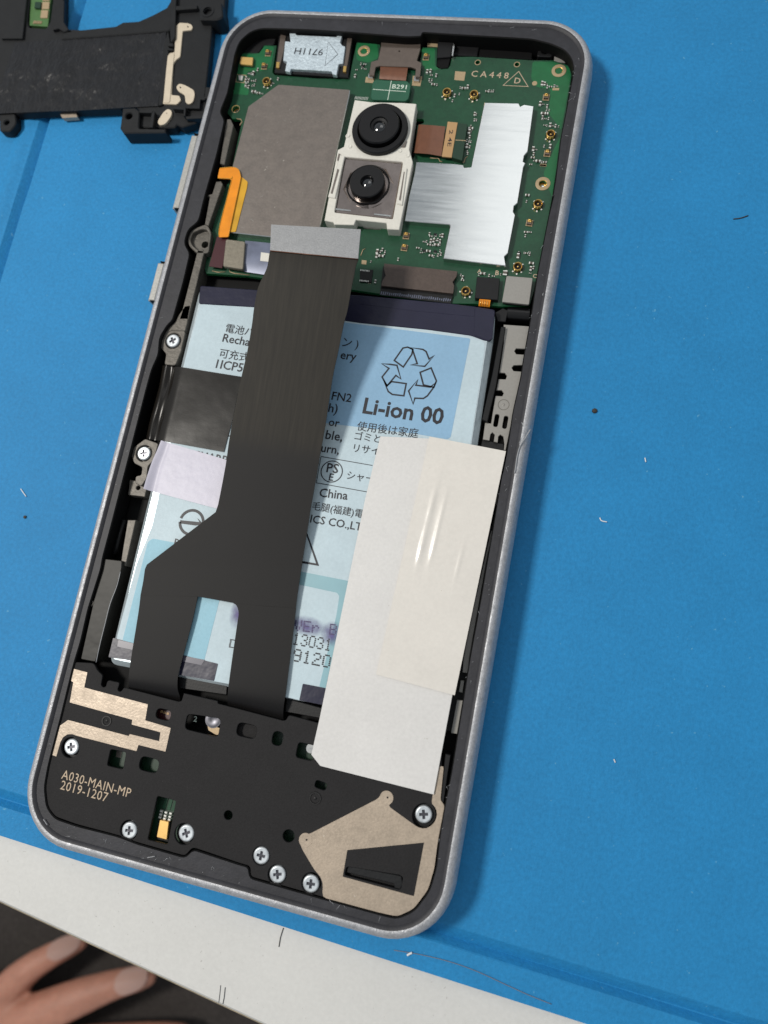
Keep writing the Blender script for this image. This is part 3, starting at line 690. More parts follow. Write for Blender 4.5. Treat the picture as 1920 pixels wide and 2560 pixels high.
# coax sockets
bb = MB()
bb.lathe((0, 0), [(.98, 0), (.98, .12), (0, .13)], 'black', 8, False)
bb.lathe((0, 0), [(.86, .1), (.84, .72), (.74, .80), (.66, .72), (.64, .22)], 'gold', 20)
bb.lathe((0, 0), [(.64, .24), (0, .24)], 'lensmatt', 16)
bb.lathe((0, 0), [(.14, .2), (.14, .55), (0, .6)], 'gold', 10)
for a in (45, 135, 225, 315):
    t = math.radians(a); bb.prism(rect((1.05 * math.cos(t), 1.05 * math.sin(t)), .35, .28, t), 0, .10, 'solder', .02)
bb.prism(rect((0, -1.22), .3, .34), 0, .1, 'solder', .02)
sock = bb.data('coax_socket')
for q, a in (((-26.59,67.79), .3), ((10.97,67.69), -.1), ((16.34,67.55), -.1), ((32.21,60.03), 0), ((32.12,45.45), 0), ((30.49,32.56), 0), ((21.91,26.71), .8)):
    put('coax_socket', sock, (q[0], q[1], 4.62), board, a)
# gold spring contacts
bb = MB(); bb.prism(rect((0, 0), 1.2, 1.3), 0, .06, 'pale'); bb.prism(rect((0, 0), .9, .95), .06, .55, 'brown', .06); bb.prism(rect((0, .12), .74, .6), .55, .72, 'gold', .08); bb.tube([(-.35, .25, .74), (0, .1, .82), (.3, .25, .74)], .07, 'gold', 5)
clip = bb.data('spring_contact')
for q in ((-28.00,74.72), (-28.11,71.56), (5.29,75.61), (30.11,68.15), (32.16,56.25), (31.15,41.72), (8.68,36.77), (8.80,34.32)):
    put('spring_contact', clip, (q[0], q[1], 4.62), board, random.uniform(-.06, .06))
onb('contact_frame', [(-33.88,69.50),(-31.58,69.43),(-31.57,67.49),(-33.62,67.65)], 'pale', 4.63)
onb('contact_frame', [(-33.68,69.36),(-31.73,69.27),(-31.77,67.64),(-33.46,67.79)], 'pcb', 4.64)
onb('solder_contact', [(-33.26,69.14),(-32.19,69.12),(-32.13,67.98),(-32.89,68.04)], 'solder', 4.8, .05)
b = MB().prism(rnd([(-33.41,72.99),(-30.68,72.97),(-30.41,71.15),(-33.21,71.28)], .15), 5.0, 5.4, 'goldlid', .06)
b.prism([(-33.68,73.29),(-30.76,73.28),(-30.47,71.28),(-33.45,71.40)], 4.55, 5.0, 'chip', .03); mic = b.build('microphone_can', board)
onb('test_pad', [(1.12,30.98),(2.08,30.95),(2.15,30.12),(1.21,30.17)], 'pale', 4.66)
onb('data_plate', [(11.65,72.89),(13.75,72.85),(13.79,70.84),(11.81,70.94)], 'pale', 4.63)
# legends
lettering('CA448', (14.94,71.90), (22.24,71.86), 4.63, 'print', board, bold=.006, h=1.33, sp=1.45)
lettering('D', (23.52,70.92), (24.69,70.88), 4.63, 'print', board, bold=.01)
b = MB(); stroke_loop(b, [(24.02,73.57),(26.33,70.35),(21.52,70.31)], .14, 4.63, 'print'); b.build('legend_triangle', board)
lettering('A', (23.28,30.86), (24.02,30.86), 4.63, 'print', board, bold=.02)
lettering('B', (26.61,30.76), (27.27,30.76), 4.63, 'print', board, bold=.02)
lettering('C', (33.43,30.99), (34.13,30.97), 4.63, 'print', board, bold=.02)
lettering('A', (3.27,26.33), (3.81,26.31), 4.63, 'print', board, bold=.02)
# small surface-mount parts
def smd(w, l, h, body='chip'):
    q = MB(); q.prism(rect((0, 0), w * .96, l * .5), 0, h, body, .02)
    for s_ in (-1, 1): q.prism(rect((0, s_ * l * .37), w, l * .28), 0, h * .95, 'solder', .03)
    return q.data('chip_component')
SM = [smd(.30, .62, .28), smd(.22, .45, .2), smd(.42, .85, .4), smd(.26, .5, .22, 'label_br')]
q_ = MB().prism(rect((0, 0), .55, .4), 0, .25, 'black', .03); q_.prism(rect((-.16, -.26), .12, .12), 0, .06, 'solder'); q_.prism(rect((.16, -.26), .12, .12), 0, .06, 'solder')
IC = q_.data('chip_component')
spots = ([(-31.03,69.70),(-30.56,69.72),(-30.08,69.75),(-31.36,68.47),(-30.85,68.51),(-31.35,67.90),(-30.71,67.89),(-29.84,68.05),(-29.23,68.15),(-31.03,67.01),(-30.98,66.56),(-30.39,66.54),(-29.69,66.98),(-29.24,67.07),(-28.91,65.44),(-27.86,65.25),(-27.11,65.22),(-29.35,70.71),(-24.44,68.78),(-25.28,67.77)]
    + [(-8.34,71.94),(-8.33,70.43),(-7.71,73.32),(-6.87,73.28),(-7.33,72.42),(-6.58,72.21),(6.15,72.29),(6.79,72.46),(7.10,71.61),(8.08,71.59),(6.89,70.53),(7.40,70.53),(7.13,70.02),(7.87,69.53),(8.60,69.53),(12.53,67.32),(12.31,66.17)]
    + [(13.31,69.22),(14.01,69.04),(14.76,69.36),(13.38,67.77),(18.62,68.70),(19.03,68.78),(19.49,68.81),(19.86,68.83),(17.15,63.54),(17.43,63.56),(17.32,62.28),(17.68,62.31),(16.82,60.88),(16.95,60.36),(16.76,59.61),(17.04,59.58),(17.03,58.58),(16.62,57.71),(17.10,57.65),(17.44,57.57),(16.75,56.47),(17.12,56.45),(17.41,56.42),(17.11,55.46),(17.28,55.05)]
    + [(28.92,70.98),(29.40,70.98),(29.78,70.96),(29.98,70.34),(30.58,70.45),(31.27,70.66),(31.77,70.69),(29.23,66.58),(29.80,66.62),(30.59,66.20),(30.64,65.42),(31.12,65.41),(30.16,64.53),(30.63,64.56),(30.66,63.55),(31.26,63.59),(30.11,63.74)]
    + [(30.77,62.15),(31.18,62.13),(31.79,62.17),(32.32,62.11),(32.81,62.09),(33.38,62.08),(31.35,57.69),(32.48,57.65),(29.45,56.89),(29.97,56.88),(29.67,55.89),(29.62,55.12),(29.50,53.71),(30.05,54.52),(30.74,54.45),(31.42,54.38),(31.99,54.35),(17.10,59.83),(17.16,57.47),(16.85,56.54)]
    + [(29.88,47.25),(29.92,46.00),(30.81,39.77),(30.82,39.04),(31.57,39.85),(30.16,35.55),(30.17,34.82),(31.15,35.60),(31.59,35.58),(32.10,35.87),(32.17,35.40),(32.78,33.65),(32.84,32.57),(32.87,31.73),(33.28,32.86),(20.79,29.52),(20.89,28.97),(20.38,29.96),(24.31,30.65),(24.75,30.70),(25.57,30.43),(26.36,30.39),(23.67,30.45),(28.22,31.21),(28.55,31.20),(27.61,30.90)]
    + [(13.04,37.59),(13.40,37.13),(14.36,37.43),(15.09,37.50),(15.56,37.45),(14.11,36.80),(14.80,36.57),(12.33,35.91),(12.77,36.02),(13.58,36.14),(14.11,36.30),(14.74,36.36),(15.31,36.32),(13.35,35.42),(13.83,35.33),(14.31,35.52),(14.82,35.47),(15.38,35.69),(11.38,34.51),(12.07,34.29),(12.20,33.64),(13.51,34.04),(14.13,33.17),(14.70,33.12),(15.43,33.45),(15.93,33.70),(15.66,34.37)]
    + [(3.86,33.34),(3.81,32.88),(4.40,32.99),(4.69,33.43),(5.26,33.18),(5.27,32.68),(3.88,32.03),(4.73,32.07),(2.95,30.78),(8.08,31.79),(4.64,26.83)])
for i, q in enumerate(spots):
    put('chip_component', SM[(i * 7 + i // 3) % 4 if i % 4 else 1], (q[0], q[1], 4.61), board, random.choice((0, 0, math.pi / 2)) + random.uniform(-.05, .05), random.uniform(.85, 1.15))
for q in ((-7.21,72.84), (12.67,34.07), (14.78,34.15), (14.15,37.60), (30.22,35.50), (30.14,63.59)):
    put('chip_component', IC, (q[0], q[1], 4.61), board)
for q in ([(31.01,70.34),(32.23,70.39),(32.28,69.86),(31.02,69.81)], [(31.25,54.08),(32.37,54.07),(32.37,53.61),(31.21,53.62)], [(31.20,53.97),(32.41,53.94),(32.43,53.56),(31.19,53.58)]):
    onb('test_pad', q, 'pale', 4.66)
# copper traces at the board edge
for pts in ([(-28.32,25.42,4.64),(-27.08,25.26,4.64),(-25.56,25.53,4.64)], [(-24.93,26.20,4.64),(-24.59,25.63,4.64),(-23.75,25.43,4.64),(-20.40,25.40,4.64)], [(10.15,53.58,4.64),(11.05,53.55,4.64),(11.85,53.61,4.64),(12.19,53.02,4.64),(12.68,52.95,4.64)], [(17.33,54.48,4.64),(16.94,54.03,4.64),(16.90,53.20,4.64),(16.34,52.95,4.64)], [(1.31,33.41,4.64),(0.90,33.06,4.64),(0.73,31.83,4.64)], [(-31.25,59.16,4.64),(-30.31,59.09,4.64),(-29.92,58.56,4.64),(-30.24,57.70,4.64)]):
    MB().tube(pts, .09, 'pale', 5).build('copper_trace', board)
# fine contact row above the rear camera
for k in range(10):
    q = (-7.35,65.64); MB().prism(rect((q[0] + .285 * k, q[1] + .0 * k), .11, .68, -.12), 4.55, 4.66, 'solder', .02).build('contact_pin', board)
# board-to-board connectors
cn = MB().prism(rnd([(5.78,30.27),(19.78,30.20),(19.76,29.13),(19.24,28.01),(19.69,27.29),(19.76,25.72),(6.12,25.73),(6.13,26.81),(6.56,27.84),(5.95,29.05)], .12), 5.1, 5.55, 'label_br', .05)
cn.prism([(5.60,29.87),(19.43,29.83),(19.73,25.60),(5.99,25.56)], 4.55, 5.1, 'black'); cn = cn.build('connector', board)
plate('connector_flex', board, [(5.98,25.81),(19.70,25.75),(19.57,24.00),(6.07,24.15)], 4.9, 5.0, 'black')
rq = random.Random(5)
for k in range(34):
    t = k / 33; a = (6.30,24.61); c = (19.36,24.68)
    x, y = a[0] + (c[0] - a[0]) * t, a[1] + (c[1] - a[1]) * t
    MB().prism(rect((x, y - rq.uniform(0, .1)), .16, rq.uniform(.35, .7), -.1), 4.95, 5.03, 'blugrey').build('connector_pin', cn)
cb = MB().prism(rnd([(23.50,29.47),(27.68,29.62),(28.04,25.36),(23.84,25.24)], .15), 4.55, 5.7, 'black', .08).build('connector', board)
b = MB(); b.sheet([[(24.71,25.31,5.50),(26.74,25.30,5.50)], [(24.68,24.93,5.30),(26.71,24.95,5.30)], [(24.67,24.42,5.00),(26.71,24.41,5.00)], [(24.67,24.23,4.80),(26.68,24.25,4.80)]], 'orange', .08); gf = b.build('gold_flex', board)
for k in range(4):
    a, c = [(24.95,25.14,5.52),(25.30,24.13,5.52)]; MB().tube([(a[0] + k * .42, a[1] - k * .03, 5.46), (c[0] + k * .42 - .3, c[1] - k * .03, 5.05)], .06, 'gold', 5).build('gold_track', gf)
cs = MB().prism(rnd([(28.82,30.13),(33.54,30.23),(33.69,25.02),(28.84,25.00)], .25), 5.4, 5.9, 'bracket', .06)
cs.prism([(28.63,30.02),(33.40,30.21),(33.75,25.28),(28.99,25.18)], 4.55, 5.4, 'black'); cs.build('connector_cover', board)
b = MB().prism([(1.25,28.80),(3.74,29.14),(3.95,26.52),(1.75,26.37)], 4.55, 4.85, 'black', .04)
for k in range(7): b.prism(rect(tuple((1.41,28.76)[i] + (k * .27, 0)[i] for i in (0, 1)), .12, .3), 4.8, 4.92, 'solder'); b.prism(rect(tuple((1.69,26.66)[i] + (k * .27, 0)[i] for i in (0, 1)), .12, .3), 4.8, 4.92, 'solder')
b.build('connector', board)
# right flex roll under the cover plate
b = MB(); A3 = [(29.86,25.25,5.00),(33.87,25.38,5.00)]; B3 = [(30.15,24.12,5.20),(33.97,24.23,5.20)]; C3 = [(30.21,23.16,5.00),(34.09,23.29,5.00)]; D3 = [(30.25,22.35,4.00),(34.16,22.44,4.00)]
rows = []
for k in range(13):
    t = math.pi * (k / 12); z = 3.6 + 1.5 * math.sin(t)
    f = (1 - math.cos(t)) / 2
    rows.append([(A3[i][0] + (D3[i][0] - A3[i][0]) * f, A3[i][1] + (D3[i][1] - A3[i][1]) * f, z) for i in (0, 1)])
b.sheet(rows, 'lens', .1); b.build('flex_roll', phone)

# ---- side key cable and its connector
b = MB().prism(rnd([(-31.30,46.67),(-28.55,47.16),(-27.13,46.69),(-26.33,45.26),(-26.17,43.92),(-25.77,32.01),(-27.88,31.71),(-28.28,34.56),(-28.19,44.18),(-28.49,44.40),(-31.18,44.29)], .35), 6.22, 6.35, 'orange', .03)
sk = b.build('key_flex', phone)
MB().prism(rnd([(-26.43,45.31),(-24.79,44.31),(-24.63,42.97),(-24.70,33.33),(-26.21,33.18)], .35), 6.02, 6.12, 'yellow', .02).build('flex_layer', sk)
MB().tube(bez([(-31.18,46.56,6.40),(-28.53,47.00,6.40),(-27.19,46.57,6.40),(-26.43,45.17,6.40),(-26.26,43.88,6.40),(-25.83,32.09,6.40)], 5), .05, 'yellow', 5).build('flex_border', sk)
MB().tube(bez([(-31.07,44.35,6.40),(-28.44,44.45,6.40),(-28.09,44.15,6.40),(-28.18,34.53,6.40),(-27.78,31.81,6.40)], 5), .05, 'yellow', 5).build('flex_border', sk)
b = MB(); b.prism([(-28.61,32.24),(-26.18,32.49),(-25.92,25.75),(-28.72,25.84)], 5.45, 5.6, 'maroon', .02); b.build('flex_tail', sk)
b = MB().prism(rnd([(-26.38,31.65),(-22.31,31.53),(-21.36,25.68),(-25.60,25.88)], .4), 5.4, 6.1, 'gstiff', .1); b.build('connector_cover', board)
b = MB().sheet([[(-22.80,32.23,5.20),(-17.27,32.24,5.20)], [(-22.39,30.74,5.50),(-17.04,30.79,5.50)], [(-21.71,27.47,5.50),(-16.65,27.26,5.50)], [(-21.60,25.78,5.10),(-16.71,25.57,5.10)]], 'blugrey', .1); b.build('flex_tail', board)
plate('sticker', board, [(-18.78,29.89),(-17.03,29.83),(-16.77,28.07),(-18.54,28.10)], 5.5, 5.62, 'white')

# ---- ear speaker
sp = MB().prism([(-26.53,80.04),(-10.57,79.65),(-9.53,69.74),(-25.40,69.92)], 2.4, 5.2, 'black', .15).build('ear_speaker', phone)
MB().prism([(-23.98,79.04),(-22.82,79.10),(-22.24,78.27),(-13.71,78.26),(-13.35,78.98),(-12.51,78.85),(-12.63,77.04),(-12.03,76.34),(-11.35,76.12),(-11.01,72.22),(-11.88,72.03),(-11.81,69.54),(-12.64,69.63),(-13.04,70.30),(-21.64,70.35),(-21.74,69.64),(-22.82,69.86),(-22.91,71.97),(-23.75,72.21),(-24.38,76.73),(-23.18,76.62)], 5.1, 5.9, 'speaker', .08).build('magnet_plate', sp)
for q, gq in (([(-25.91,78.62),(-24.69,78.39),(-24.34,74.54),(-24.34,70.84),(-25.10,70.94),(-25.63,75.33)], [(-25.27,72.06),(-24.58,72.04),(-24.41,70.69),(-25.08,70.76)]), ([(-11.51,78.55),(-10.48,78.49),(-10.26,74.17),(-10.10,70.61),(-10.79,70.73),(-11.13,74.68)], [(-10.92,71.94),(-10.28,71.90),(-10.13,70.57),(-10.77,70.64)])):
    MB().prism(q, 5.1, 5.5, 'brown', .06).build('spring_arm', sp); MB().prism(gq, 5.1, 5.62, 'gold', .05).build('contact_tip', sp)
for q in ([(-26.17,79.76),(-24.38,79.70),(-24.40,78.98),(-26.09,78.98)], [(-12.28,79.56),(-10.61,79.50),(-10.57,78.94),(-12.28,78.97)]): MB().prism(q, 5.1, 5.5, 'padwhite', .05).build('solder_tab', sp)
lettering('9711H', (-15.69,75.23), (-21.77,75.27), 5.92, 'ink', sp, bold=.002, h=1.5)
b = MB(); stroke_loop(b, [(-15.16,77.03),(-12.52,74.22),(-14.62,71.44)], .1, 5.92, 'ink'); b.build('print_triangle', sp)

# ---- front camera with its flex and small green board
fc = MB().prism([(-4.10,76.73),(4.03,76.71),(3.82,73.97),(4.84,73.50),(5.14,70.36),(4.17,70.35),(3.93,72.14),(2.96,72.44),(-3.52,72.32),(-4.24,72.03),(-4.17,70.13),(-5.27,70.28),(-5.40,73.19),(-4.09,73.70)], 5.2, 5.6, 'brown', .06, [circ((-0.14,75.94), .16, n=10)])
fc.prism([(-4.55,79.44),(3.68,79.18),(3.84,77.18),(-4.30,77.26)], 3.0, 5.1, 'brown', .08)
fc.prism([(-4.50,76.89),(3.82,76.99),(3.98,73.03),(-3.82,72.75)], 3.0, 5.2, 'black')
fc = fc.build('front_camera', phone)
for q in ([(-5.66,70.91),(-4.49,70.86),(-4.44,69.87),(-5.57,69.97)], [(3.81,70.90),(4.89,70.83),(4.95,69.82),(3.86,69.83)]): MB().prism(q, 4.6, 5.15, 'steel', .08).build('solder_foot', fc)
for q in ([(-6.09,70.53),(-4.32,70.47),(-4.32,69.19),(-6.06,69.25)], [(3.39,71.35),(5.31,71.30),(5.33,69.09),(3.63,69.15)]): onb('solder_pad', q, 'pale', 4.65)
rows = []
for k, (yl, yr, z) in enumerate(((632, 650, 5.3), (680, 695, 5.65), (740, 755, 5.7), (800, 830, 5.35))):
    pass
b = MB().sheet([[(-3.41,72.65,5.30),(2.18,72.67,5.30)], [(-3.16,71.54,5.75),(2.39,71.53,5.75)], [(-3.00,70.39,5.85),(2.49,70.30,5.85)], [(-3.03,69.55,5.40),(2.41,69.47,5.40)]], 'cuflex', .1); b.build('camera_flex', fc)
b = MB().prism(rnd([(-3.67,69.08),(2.79,69.20),(3.71,68.23),(3.83,65.32),(3.29,64.69),(-3.36,64.57),(-3.84,65.14),(-4.15,68.48)], .3), 4.9, 5.7, 'fbgreen', .08); fb = b.build('flex_board', fc)
b = MB(); stroke_loop(b, [(-0.40,69.02),(-0.29,64.71)], .13, 5.72, 'cyanpr', False); stroke_loop(b, [(-3.74,66.87),(2.98,66.78)], .13, 5.73, 'cyanpr', False); b.build('print_cross', fb)
lettering('B291', (0.03,67.33), (2.96,67.34), 5.72, 'cyanpr', fb, bold=.01, h=.95)
# parts beside the front camera
plate('sensor_block', phone, [(7.14,78.85),(10.18,78.81),(10.28,75.57),(7.58,75.15)], 2.4, 5.2, 'black', .1)
plate('sensor_block', phone, [(7.65,75.53),(10.22,75.81),(10.16,73.47),(8.76,73.17),(7.78,73.88)], 2.4, 4.8, 'deep', .1)
plate('sensor_spring', phone, [(10.23,78.62),(10.68,78.15),(10.78,75.55),(10.47,75.67)], 3.0, 5.4, 'steel', .03)
plate('side_tab', phone, [(-9.20,80.03),(-6.29,79.97),(-5.76,78.84),(-9.11,78.84)], 3.0, 4.5, 'pale', .05)
plate('side_tab', phone, [(4.68,79.91),(6.90,79.90),(7.12,78.29),(5.00,78.38)], 3.0, 4.5, 'pale', .05)
plate('corner_tab', phone, rnd([(30.25,77.65),(30.97,77.89),(31.83,77.65),(33.24,76.49),(32.65,76.13),(30.40,76.21)], .5), 3.0, 4.5, 'bracket', .05)

# ---- rear camera pair
z_b = 6.7
rc = MB().prism(rnd([(-6.60,63.49),(-3.10,63.22),(2.96,63.48),(5.84,63.47),(5.89,61.67),(6.28,54.14),(6.31,53.52),(7.50,50.93),(7.61,36.71),(5.27,36.61),(4.93,37.84),(-1.08,37.89),(-1.24,36.82),(-5.14,36.52),(-5.32,36.94),(-7.20,37.17),(-7.72,52.35),(-6.64,53.12),(-6.63,55.87)], .12), 4.0, z_b, 'white', .1, [rnd([(-6.15,50.94),(5.63,50.81),(5.97,38.75),(-5.61,39.04)], .3), circ((-0.33,57.45), 5.0, n=40)])
rc = rc.build('rear_camera', phone)
for q in ([(-7.05,51.25),(-5.94,50.92),(-5.97,41.82),(-7.48,42.01)], [(5.72,49.50),(6.75,49.38),(7.31,41.60),(6.05,41.84)]): MB().prism(rnd(q, .12), 6.6, 6.95, 'white', .12).build('bracket_rib', rc)
for q in ([(-6.85,48.07),(-6.42,47.90),(-6.68,42.69),(-7.08,42.76)], [(6.22,48.57),(6.42,48.48),(6.82,42.52),(6.44,42.58)], [(-7.30,51.35),(-6.90,51.28),(-6.95,49.70),(-7.31,49.99)], [(5.09,54.44),(5.51,55.20),(5.40,53.84),(4.74,53.79)]): MB().prism(q, 6.6, 6.975, 'shield').build('scuff_mark', rc)
for q in ((-5.45,53.21), (4.55,53.07), (6.27,52.21), (-6.32,55.51)): MB().lathe(q, [(.5, 6.68), (.36, 6.82), (.2, 6.76), (0, 6.74)], 'white', 14).build('bracket_peg', rc)
c1 = (-0.10,57.02)
b = MB().lathe(c1, [(5.45, 6.3), (5.45, 7.45), (5.3, 7.6), (4.4, 7.6), (4.28, 7.5), (4.22, 6.6), (4.0, 6.6)], 'lensmatt', 56, mats=['lensmatt', 'lens', 'lensmatt', 'lens', 'deep', 'deep'])
b.lathe(c1, [(4.02, 6.5), (3.98, 8.25), (3.8, 8.5), (1.75, 8.5), (1.65, 8.2), (1.2, 8.05), (1.12, 7.9)], 'lensmatt', 56, mats=['lens', 'lens', 'lensmatt', 'lens', 'lensmatt', 'lens'])
b.build('lens_barrel', rc)
MB().lathe(c1, [(1.14, 7.9), (.8, 8.1), (.4, 8.18), (0, 8.2)], 'lensglass', 28).build('lens_element', rc)
# second camera: polished can with an octagonal collar
cq = [(-5.99,50.82),(5.45,50.73),(5.78,38.99),(-5.49,39.24)]
c2 = (-0.18,45.29)
b = MB().prism(rnd(cq, .25), 4.0, 6.3, 'camsteel', .12); can = b.build('camera_can', rc)
oc = circ(c2, 4.95, 4.75, 8, math.radians(12)); ic = circ(c2, 4.3, n=8, a0=math.radians(12))
b = MB(); A_ = b.ring(oc, 6.3); B_ = b.ring(ic, 6.75)
for i in range(8): b.face((A_[i], A_[(i + 1) % 8], B_[(i + 1) % 8], B_[i]), 'camsteel')
b.build('camera_collar', rc)
b = MB().lathe(c2, [(4.25, 6.3), (4.2, 6.95), (4.1, 7.05), (3.95, 6.95), (3.85, 6.2), (3.4, 6.15)], 'lens', 52)
b.lathe(c2, [(3.42, 6.15), (3.4, 7.75), (3.25, 7.95), (1.3, 7.95), (1.15, 7.6), (1.1, 7.4)], 'lensmatt', 48, mats=['lens', 'lens', 'lensmatt', 'lens', 'lens'])
b.build('lens_barrel', rc)
b = MB().lathe(c2, [(1.12, 7.4), (.8, 7.62), (.4, 7.7), (0, 7.72)], 'lensglass', 28); b.build('lens_element', rc)
for q in ([(-5.77,40.15),(-2.57,40.05),(-2.60,39.70),(-5.78,39.74)], [(2.06,39.78),(5.37,39.70),(5.35,39.33),(2.03,39.45)]): MB().prism(q, 6.2, 6.42, 'steel', .04).build('can_lip', rc)
# rear camera flex
b = MB().sheet([[(6.75,60.08,5.30),(7.02,53.91,5.30)], [(7.62,59.65,5.90),(7.93,53.49,5.90)], [(9.88,59.73,5.80),(10.27,53.53,5.80)], [(12.12,59.81,5.60),(12.50,53.41,5.60)]], 'cuflex', .1); rf = b.build('camera_flex', rc)
MB().prism([(12.42,60.80),(14.37,60.73),(14.54,53.21),(12.61,53.26)], 5.5, 5.75, 'tanstiff', .03).build('stiffener', rf)
MB().prism(rnd([(14.36,60.77),(16.29,60.64),(16.66,52.78),(14.54,53.29)], .15), 4.6, 5.65, 'pcblow', .06).build('connector', rf)
MB().prism([(14.59,57.08),(16.58,57.09),(16.59,56.95),(14.60,56.92)], 5.6, 5.68, 'pale').build('print_line', rf)
lettering('2 4E', (13.08,59.01), (13.29,55.42), 5.77, 'ink', rf, bold=.004, h=.72)

# ---- grey slotted sheet on the right with its black guide
def st(c, w, h, a): return rect(c, w, h, a, min(w, h) / 2)
AR = math.radians(-9.0)
hs = [st((31.52,3.00), .78, 2.35, 0), st((33.12,2.90), .78, 2.35, 0)]
b = MB().prism([(29.82,20.98),(34.37,21.21),(34.51,16.90),(32.77,16.75),(32.53,16.21),(32.94,15.68),(34.53,15.79),(34.47,13.82),(32.87,13.55),(32.58,13.01),(33.00,12.48),(34.44,12.56),(34.01,-2.16),(33.67,-2.09),(33.59,-1.01),(33.21,0.27),(32.63,0.55),(32.35,0.14),(32.42,-0.95),(31.71,-0.88),(31.68,0.40),(31.20,0.75),(30.93,0.29),(30.95,-0.80),(29.78,-0.79),(29.65,2.31),(30.70,2.34),(30.58,7.47),(31.81,7.57),(31.97,8.17),(31.51,8.65),(30.59,8.52),(30.64,10.63),(31.87,10.75),(31.99,11.42),(31.56,11.91),(30.56,11.83),(30.42,17.33)], 4.9, 5.3, 'bracket', .06, hs)
sb = b.build('slotted_sheet', phone)
b = MB(); stroke_loop(b, circ((32.30,6.03), .95, n=24), .1, 5.31, 'rail'); b.lathe((32.30,6.03), [(.25, 5.3), (.15, 5.36), (0, 5.36)], 'bracket', 12); b.build('pressed_ring', sb)
plate('guide_rail', phone, [(29.46,20.21),(30.28,20.27),(30.47,9.24),(30.07,2.22),(29.07,2.61),(29.45,11.09)], 2.4, 6.0, 'black', .1)
plate('guide_rail', phone, [(27.88,23.22),(29.15,24.28),(30.18,23.89),(30.07,21.67),(28.63,21.62)], 2.4, 5.0, 'black', .1)
plate('guide_rail', phone, [(29.59,-0.56),(33.52,-0.82),(34.07,-5.94),(29.49,-5.70)], 2.4, 4.6, 'black', .1)
for q in ([(33.04,-7.72),(33.88,-5.23),(34.64,-12.00),(33.89,-11.99)], [(34.10,-13.24),(34.29,-13.21),(34.19,-15.28),(34.00,-15.31)], [(33.85,-16.49),(34.26,-16.42),(33.99,-21.40),(33.96,-29.88),(33.94,-38.17),(34.15,-40.77),(33.24,-40.83),(33.00,-38.36),(33.14,-30.77),(33.52,-23.75)], [(33.19,-42.16),(33.78,-42.09),(33.81,-44.06),(33.21,-44.06)], [(33.15,-45.38),(34.08,-45.30),(34.10,-50.70),(33.09,-50.80)]):
    plate('antenna_strip', phone, q, 2.4, 5.0, 'bracket', .05)
plate('side_channel', phone, [(31.87,-14.98),(34.41,-15.07),(34.57,-50.24),(30.83,-51.05)], 2.4, 3.6, 'black')

# ---- adhesive tapes at the left of the battery
def grid(pL, pR, n, z=None): return [tuple(pL[k] + (pR[k] - pL[k]) * j / n for k in range(3)) for j in range(n + 1)]
rows = []
tl = bez([(-33.01,4.43,5.90),(-32.66,0.48,5.90),(-32.70,-3.54,5.90),(-32.74,-7.00,5.90),(-32.55,-10.27,5.90)], 6); tr = bez([(-16.00,4.06,6.72),(-16.17,0.37,6.72),(-16.03,-4.02,6.72),(-16.14,-7.38,6.72),(-16.21,-10.61,6.72)], 6)
N_ = 40
for i, (a, c) in enumerate(zip(tl, tr)):
    r = []; v = i / (len(tl) - 1)
    for j in range(N_ + 1):
        t = j / N_; t2 = t ** 1.35
        x, y = a[0] + (c[0] - a[0]) * t2, a[1] + (c[1] - a[1]) * t2
        if t2 < .07: z = 5.6 + (6.25 - 5.6) * (t2 / .07) ** .6
        elif t2 < .17: z = 6.25 - .38 * math.sin(math.pi * (t2 - .07) / .10) * (1 + .55 * math.sin(v * 9.5) * (1 - v))
        else: z = 6.25 + .47 * min(1, ((t2 - .17) / .10)) ** .7
        z += .10 * math.sin(v * 13 + 2) * math.exp(-((t2 - .1) / .06) ** 2)
        z += .035 * math.sin(7 * t2 + 5 * v) * math.sin(3 * v + 1) * (t2 > .3)
        r.append((x, y, z))
    rows.append(r)
tape = MB().sheet(rows, 'tape', .06).build('black_tape', phone)
# pale tape with a curled edge
la = bez([(-28.82,-10.32,6.90),(-29.04,-12.23,6.90),(-29.43,-14.65,6.90),(-29.61,-17.41,6.90),(-29.66,-19.90,6.90)], 5); lb = bez([(-15.09,-12.00,6.75),(-14.98,-14.07,6.75),(-14.88,-16.92,6.75),(-14.81,-18.81,6.75),(-14.69,-21.14,6.75)], 5)
rows = []
for i, (a, c) in enumerate(zip(la, lb)):
    r = []; v = i / (len(la) - 1)
    for j in range(31):
        t = (j / 30) ** 1.3
        z = 6.68 + .40 * math.exp(-(t / .05) ** 2) * (.4 + v) - .16 * math.exp(-((t - .09 - .02 * v) / .03) ** 2)
        r.append((a[0] + (c[0] - a[0]) * t, a[1] + (c[1] - a[1]) * t, z))
    rows.append(r)
MB().sheet(rows, 'lilac', .05).build('pale_tape', phone)

# ---- the long black flat cable
def row(l, r, n=10): return [tuple(l[k] + (r[k] - l[k]) * j / n for k in range(3)) for j in range(n + 1)]
up = [[(-11.84,24.36,17.00),(4.09,24.46,17.00)], [(-12.01,24.01,16.90),(4.14,24.23,16.90)], [(-11.98,21.74,16.50),(3.90,23.14,16.50)], [(-12.32,20.30,16.10),(3.87,21.55,16.10)], [(-13.17,17.69,15.40),(3.75,19.88,15.40)], [(-13.38,14.03,14.60),(3.60,15.64,14.60)],
      [(-13.33,11.63,13.90),(3.33,13.70,13.90)], [(-13.47,6.87,12.90),(3.08,8.92,12.90)], [(-13.86,2.36,11.80),(2.78,4.40,11.80)], [(-14.21,-4.95,10.70),(2.84,-2.56,10.70)], [(-14.24,-9.53,9.80),(2.81,-6.92,9.80)], [(-14.10,-13.52,9.10),(2.78,-10.85,9.10)], [(-14.17,-20.61,7.92),(2.77,-18.49,7.92)]]
mats_ = []
Lf = bez([a for a, _ in up], 3); Rf = bez([c for _, c in up], 3)
